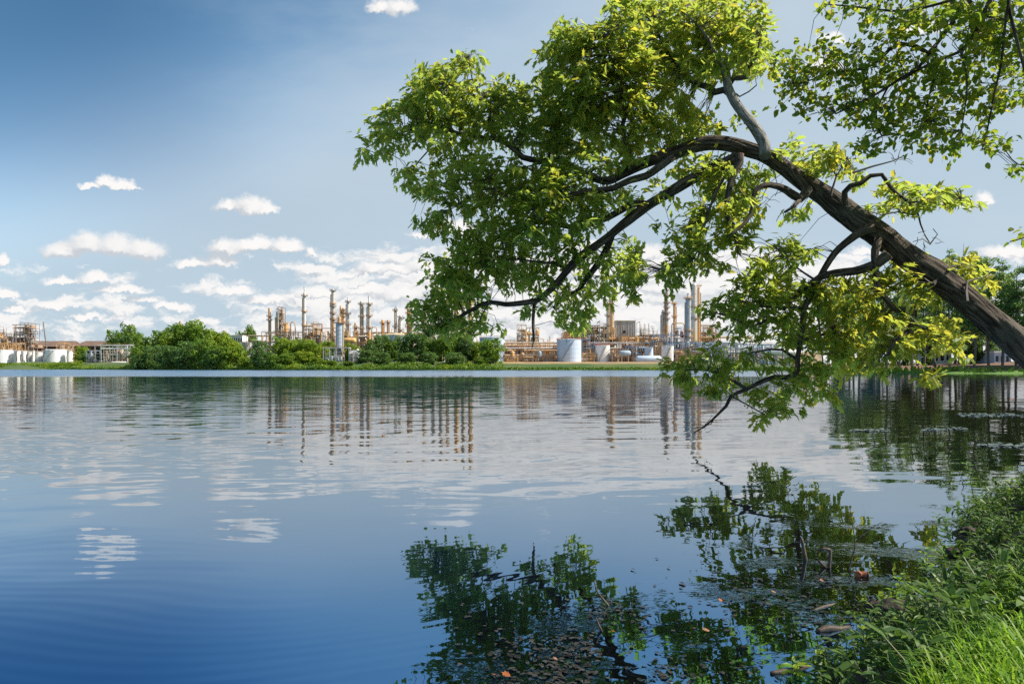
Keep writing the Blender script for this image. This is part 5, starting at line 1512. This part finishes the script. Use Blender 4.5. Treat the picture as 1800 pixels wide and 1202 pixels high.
def build_bank():
    g = MB()
    n = 0
    while n < 23000:
        x = br.uniform(0.5, 4.6)
        y0 = float(np.interp(x, GLX, GLY))
        y = y0 - abs(br.gauss(0, .9)) + br.uniform(0, .10)
        if y < 0.9 or x < 0.42 * y: continue
        if br.random() > 1.15 - y * .16: continue
        d = Vector((br.gauss(-.25, .8), br.gauss(.15, .8), 0)).normalized()
        blade(g, Vector((x, y, gz(x, y) - .01)), d, br.uniform(.045, .135), br.uniform(.0035, .008), 0, br.uniform(.2, 1.0))
        n += 1
    tag(g.build('grass', M['grass']), 'fresh bright green grass on top of the near bank', 'grass', kind='stuff')
    wd = MB()
    n = 0
    while n < 1750:
        x = br.uniform(0.95, 5.6)
        t = br.uniform(-.22, 1.05)
        if t < .12 and br.random() < .72: continue
        y = edge(x) - t * (.75 + .1 * x)
        if y > edge(x) + .02 and br.random() < .55: continue
        if mnoise.noise(Vector((x * 2.6, y * 2.6, 3))) < -.16: continue
        z = max(-.01, gz(x, y))
        h = br.uniform(.05, .17) * (1.2 if t > .2 else .85)
        lean = Vector((br.gauss(-.1, .45), br.gauss(.1, .4), 1)).normalized()
        p0 = Vector((x, y, z - .01))
        p1 = p0 + lean * h * .6
        p2 = p0 + lean * h + Vector((br.gauss(0, .02), br.gauss(0, .02), -.005))
        wd.tube([p0, p1, p2], [.0016, .0014, .001], 3, 1, caps=False)
        for i in range(br.randint(5, 9)):
            f = br.uniform(.2, 1)
            q = p0.lerp(p1, f * 1.6) if f < .62 else p1.lerp(p2, (f - .62) / .38)
            leaf(wd, q, Vector((br.gauss(0, 1), br.gauss(0, 1), br.gauss(.35, .4))), Vector((br.gauss(0, .3), br.gauss(0, .3), 1)), br.uniform(.022, .075), ROUNDLEAF, 0, br.uniform(0, .5), br.uniform(.3, .5))
        n += 1
    for _ in range(380):   # thin grass among the weeds
        x = br.uniform(1.1, 5.4)
        y = edge(x) - br.uniform(.2, 1.0)
        blade(wd, Vector((x, y, max(0, gz(x, y)) - .01)), Vector((br.gauss(-.2, .8), br.gauss(0, .8), 0)).normalized(), br.uniform(.06, .22), br.uniform(.003, .006), 0, br.uniform(.1, .8))
    tag(wd.build('bank_weeds', [M['weed'], M['weedstem']]), 'tangle of dark green leafy weeds down the slope of the near bank', 'weeds', kind='stuff')
    # leaf litter and scum on the still water by the bank
    db = MB()
    n = 0
    while n < 900:
        px, py = br.uniform(800, 1700), br.uniform(930, 1215)
        a = math.exp(-((px - 1010) / 130) ** 2 - ((py - 1150) / 60) ** 2) * 1.0 + math.exp(-((px - 1390) / 150) ** 2 - ((py - 1030) / 50) ** 2) * .75 + math.exp(-((px - 1200) / 330) ** 2 - ((py - 1190) / 70) ** 2) * .45 + math.exp(-((px - 1090) / 70) ** 2 - ((py - 1075) / 22) ** 2) * .8
        p = wpt(px, py, 0)
        a *= .5 + 1.3 * max(-.35, mnoise.noise(Vector((p.x * 3.2, p.y * 3.2, 7))))
        if p.y < edge(p.x) - .05 or br.random() > a: continue
        p.z = br.uniform(.001, .005)
        s = br.uniform(.005, .018)
        an = br.uniform(0, 6.28)
        d = Vector((math.cos(an), math.sin(an), br.gauss(0, .06)))
        leaf(db, p, d, Vector((br.gauss(0, .07), br.gauss(0, .07), 1)), s * 2, ROUNDLEAF, 0, br.uniform(-.15, .05), br.uniform(.5, 1.2))
        n += 1
    tag(db.build('floating_litter', M['wetleaf']), 'grey film of wet leaf litter floating on the shallows by the bank', 'leaf litter', kind='stuff')
    fw = MB()
    for x0, x1, y, sp, cnt in ((1685, 1830, 730, 1.4, 170), (1500, 1562, 757, 1.0, 60), (1620, 1690, 755, 1.0, 60), (1730, 1830, 783, 1.6, 80)):
        for _ in range(cnt):
            px = br.uniform(x0, x1)
            py = y + br.gauss(0, sp) + 2.5 * mnoise.noise(Vector((px * .03, y, 0)))
            p = wpt(px, py)
            p.z = .004
            an = br.uniform(0, 6.28)
            leaf(fw, p, Vector((math.cos(an), math.sin(an), br.gauss(0, .05))), Vector((br.gauss(0, .12), br.gauss(0, .12), 1)), br.uniform(.04, .13), ROUNDLEAF, 0, 0, 1.2)
    tag(fw.build('floating_weed', M['floatweed']), 'pale streaks of floating weed on the dark bay at the right', 'floating weed', kind='stuff')


build_bank()


def stick(name, pts, ypx, wpx, label, cat, d1=0.0, extra=(), group=None, mat='wetwood'):
    d = CAMZ * F / (ypx - HY)
    m = MB()
    for q, w_ in [(pts, wpx)] + list(extra):
        pp = path(q, d, d + d1, 6)
        m.tube([p for p, _ in pp], [max(.002, interp(fr, w_) / F * d / 2.9) for _, fr in pp], 7, wob=.18)
    o = m.build(name, M[mat], None, smooth=True, origin=P(pts[0][0], pts[0][1], d))
    return tag(o, label, cat, group)


stick('stick', [(1045, 1020), (1048, 1036), (1058, 1050), (1069, 1063), (1072, 1070)], 1064, [3, 4, 5, 6], 'crooked dark stick poking out of the water among the litter', 'stick')
stick('stick', [(1048, 1086), (1053, 1099), (1060, 1112)], 1108, [4, 6, 7], 'short dark stick end just below the crooked stick', 'stick')
stick('stump', [(1441, 967), (1450, 964), (1459, 966), (1459, 980), (1457, 1000)], 997, [6, 9, 8, 7, 9], 'hook-shaped dead stump standing in the water', 'stump', extra=[([(1439, 985), (1447, 993), (1456, 999)], [7, 8, 6])])
stick('stake', [(1409, 946), (1412, 962), (1416, 986)], 984, [7, 9, 10], 'dark upright stake in the water left of the hook-shaped stump', 'stake')
stick('bare_twig', [(1491, 1003), (1497, 982), (1503, 957), (1499, 925), (1494, 893)], 1001, [4, 3.5, 3, 2, 1.5], 'thin forked bare twig rising from the water right of the stump', 'twig', extra=[([(1503, 953), (1513, 943), (1525, 934), (1538, 924), (1552, 917)], [3, 2.5, 2, 1.2])])
stick('log', [(1436, 1109), (1455, 1104), (1475, 1105), (1494, 1101)], 1110, [10, 19, 17, 8], 'short dark log floating in front of the weeds', 'log', .05)
stick('log', [(1355, 1182), (1378, 1180), (1400, 1177), (1421, 1169)], 1184, [8, 17, 16, 10], 'dark forked log at the bottom of the picture', 'log', .04, extra=[([(1387, 1187), (1415, 1190), (1444, 1188)], [14, 13, 9])])
stick('bark_piece', [(1430, 1072), (1448, 1066), (1468, 1061)], 1072, [5, 9, 5], 'flat strip of dark bark floating above the short log', 'bark', .1)
stick('bark_piece', [(1496, 1130), (1512, 1135), (1530, 1133)], 1138, [5, 9, 6], 'dark strip of bark at the edge of the weeds, right below the short log', 'bark', .03)


def rock(name, px, py, rx, ry, label, cat, z=0.0, mat='mudclod', group=None):
    c = wpt(px, py, z)
    k = c.y / F
    m = MB()
    nn = 12
    for j in range(nn + 1):
        for i in range(nn * 2):
            a, b = math.pi * j / nn, math.pi * i / nn
            v = Vector((math.sin(a) * math.cos(b), math.sin(a) * math.sin(b), math.cos(a)))
            s = 1 + .35 * mnoise.noise(v * 1.6 + c * 3) + .15 * mnoise.noise(v * 4 + c)
            m.v.append((c.x + v.x * rx * k * s, c.y + v.y * rx * k * s * .9, c.z + v.z * ry * k * s))
    for j in range(nn):
        for i in range(nn * 2):
            i2 = (i + 1) % (nn * 2)
            m.face((j * nn * 2 + i, (j + 1) * nn * 2 + i, (j + 1) * nn * 2 + i2, j * nn * 2 + i2))
    return tag(m.build(name, M[mat], None, smooth=True, origin=c), label, cat, group)


rock('rock', 1538, 1066, 15, 12, 'small round dark rock at the water edge of the weeds', 'rock', .02, group='dark rocks and clods on the near bank')
rock('rock', 1572, 1073, 33, 17, 'larger dark rock beside the small round one', 'rock', .02, group='dark rocks and clods on the near bank')
rock('mud_clod', 1704, 934, 13, 9, 'big dark clod of earth at the tip of the bank', 'clod', .16, group='dark rocks and clods on the near bank')
rock('mud_clod', 1676, 972, 14, 11, 'dark clod of earth below the one at the tip of the bank', 'clod', .12, group='dark rocks and clods on the near bank')
rock('mud_clod', 1664, 1150, 16, 18, 'brown clod of earth at the left edge of the bright grass', 'clod', .2, group='dark rocks and clods on the near bank')
rock('mud_clod', 1738, 1014, 16, 10, 'dark hollow-looking clod of earth among the weeds under the upper grass', 'clod', .25, group='dark rocks and clods on the near bank')
rock('mud_clod', 1632, 1158, 10, 9, 'small reddish clod in front of the bright grass', 'clod', .1, 'rust', group='dark rocks and clods on the near bank')

# crushed can and bottle
c = wpt(1516, 1010, .012)
k = c.y / F
cn = thing('drink_can', 'small crushed orange can lying at the water edge', 'can', c)
m = MB()
m.tube([c + Vector((x * k, 0.006 * (x % 5 - 2), y * k)) for x, y in ((-9, 1), (-7, 1.2), (-2, 0), (3, .4), (7, -.4))], [5.6 * k, 6.4 * k, 4.8 * k, 5.6 * k, 6.4 * k], 12, wob=.1)
m.build('can_body', M['can'], cn)
m = MB()
m.tube([c + Vector((7.2 * k, 0, -.4 * k)), c + Vector((8.8 * k, .002, -.5 * k))], [6 * k, 5 * k], 12)
m.build('can_end', M['canend'], cn)
c = wpt(1722, 1064, .30)
k = c.y / F
bt = thing('plastic_bottle', 'blue plastic bottle lying in the dark hollow under the grass edge', 'bottle', c)
m = MB()
m.tube([c + Vector((x * k, y * k * .3, y * k)) for x, y in ((-17, -4), (-15, -3.6), (4, 0), (10, 1))], [2 * k, 5.5 * k, 5.5 * k, 2.4 * k], 12)
m.build('bottle_body', M['blueplastic'], bt, smooth=True)
m = MB()
m.tube([c + Vector((x * k, y * k * .3, y * k)) for x, y in ((10.2, 1), (14, 1.8))], [2.6 * k, 2.6 * k], 10)
m.build('bottle_cap', M['white'], bt)
# fallen leaves floating on the water
FL = [(897, 1188, 24, 'o', 'largest orange leaf floating at the bottom of the litter'), (868, 1184, 18, 'p', 'pinkish leaf beside the largest orange leaf'), (1088, 1061, 12, 'o', 'orange leaf right of the crooked stick'),
      (1080, 1109, 13, 'o', 'orange leaf right of the short stick end'), (1268, 1057, 13, 'o', 'bright orange leaf floating right of the grey litter'), (1247, 1108, 22, 'p', 'pale curled leaf below the bright orange leaf'), (1417, 1168, 18, 'o', 'orange leaf lying on the forked log'), (1364, 1041, 14, 'p', 'pink leaf floating left of the bark strip'), (1447, 1022, 12, 'p', 'reddish leaf just below the hook-shaped stump'), (980, 1158, 13, 'p', 'reddish leaf in the middle of the dark litter'), (1783, 702, 9, 'o', 'single orange leaf floating far out on the dark bay')]
for px, py, s, kd, lab in FL:
    c = wpt(px, py, .008 if py != 1168 else .05)
    m = MB()
    an = br.uniform(0, 6.28)
    for h_ in (0, .0012):
        leaf(m, c + Vector((0, 0, h_)), Vector((math.cos(an), math.sin(an) * .6, br.uniform(.0, .12))), Vector((br.gauss(0, .2), -.25, 1)), s * c.y / F * 0.7, OAKLEAF, 0, -.22, 1.5)
    tag(m.build('fallen_leaf', M['orangeleaf' if kd == 'o' else 'pinkleaf'], None, origin=c), lab, 'leaf', 'fallen leaves floating on the water')

# seedlings and taller sprouts that stand out of the weeds
SP = [(1712, 872, 60, .17, 'tall leafy sprout at the tip of the bank against the water', 16), (1612, 1202, 56, .0, 'seedling with broad leaves at the bottom, left of the bright grass', 7), (1523, 1202, 46, .0, 'bright green seedling at the bottom edge of the picture', 7), (1446, 1212, 40, .0, 'pair of round bright leaves at the bottom left of the weeds', 4), (1570, 1056, 50, .03, 'upright sprout above the larger dark rock', 9), (1400, 1214, 30, .0, 'small bright sprout at the bottom left end of the weeds', 6),
      (1666, 1104, 30, .16, 'single broad pale green leaf leaning over the slope', 2), (1630, 1010, 46, .05, 'upright leafy sprout at the water side of the weeds', 10), (1780, 890, 50, .25, 'grassy sprout on the upper edge of the bank', 8)]
for px, py, hpx, z, lab, nl in SP:
    c = wpt(px, py if py < 1195 else 1195, z)
    k = c.y / F
    c.z = max(z, gz(c.x, c.y)) - .01
    hgt = hpx * k
    th = thing('sprout', lab, 'plant', c, 'sprouts standing out of the bank weeds')
    m = MB()
    ln = Vector((br.gauss(0, .12), br.gauss(0, .1), 1))
    m.tube([c, c + ln * hgt * .5, c + ln * hgt + Vector((.01, 0, 0))], [.0028, .0022, .0012], 5)
    m.build('stem', M['weedstem'], th)
    m = MB()
    for i in range(nl):
        f = .3 + .7 * i / max(1, nl - 1)
        an = i * 2.4
        leaf(m, c + ln * hgt * f, Vector((math.cos(an), math.sin(an), .45)), Vector((0, 0, 1)), (.055 if nl > 4 else .075) * br.uniform(.8, 1.2), ROUNDLEAF, 0, .3, .55 if nl > 8 else .8)
    m.build('foliage', M['grass'], th)
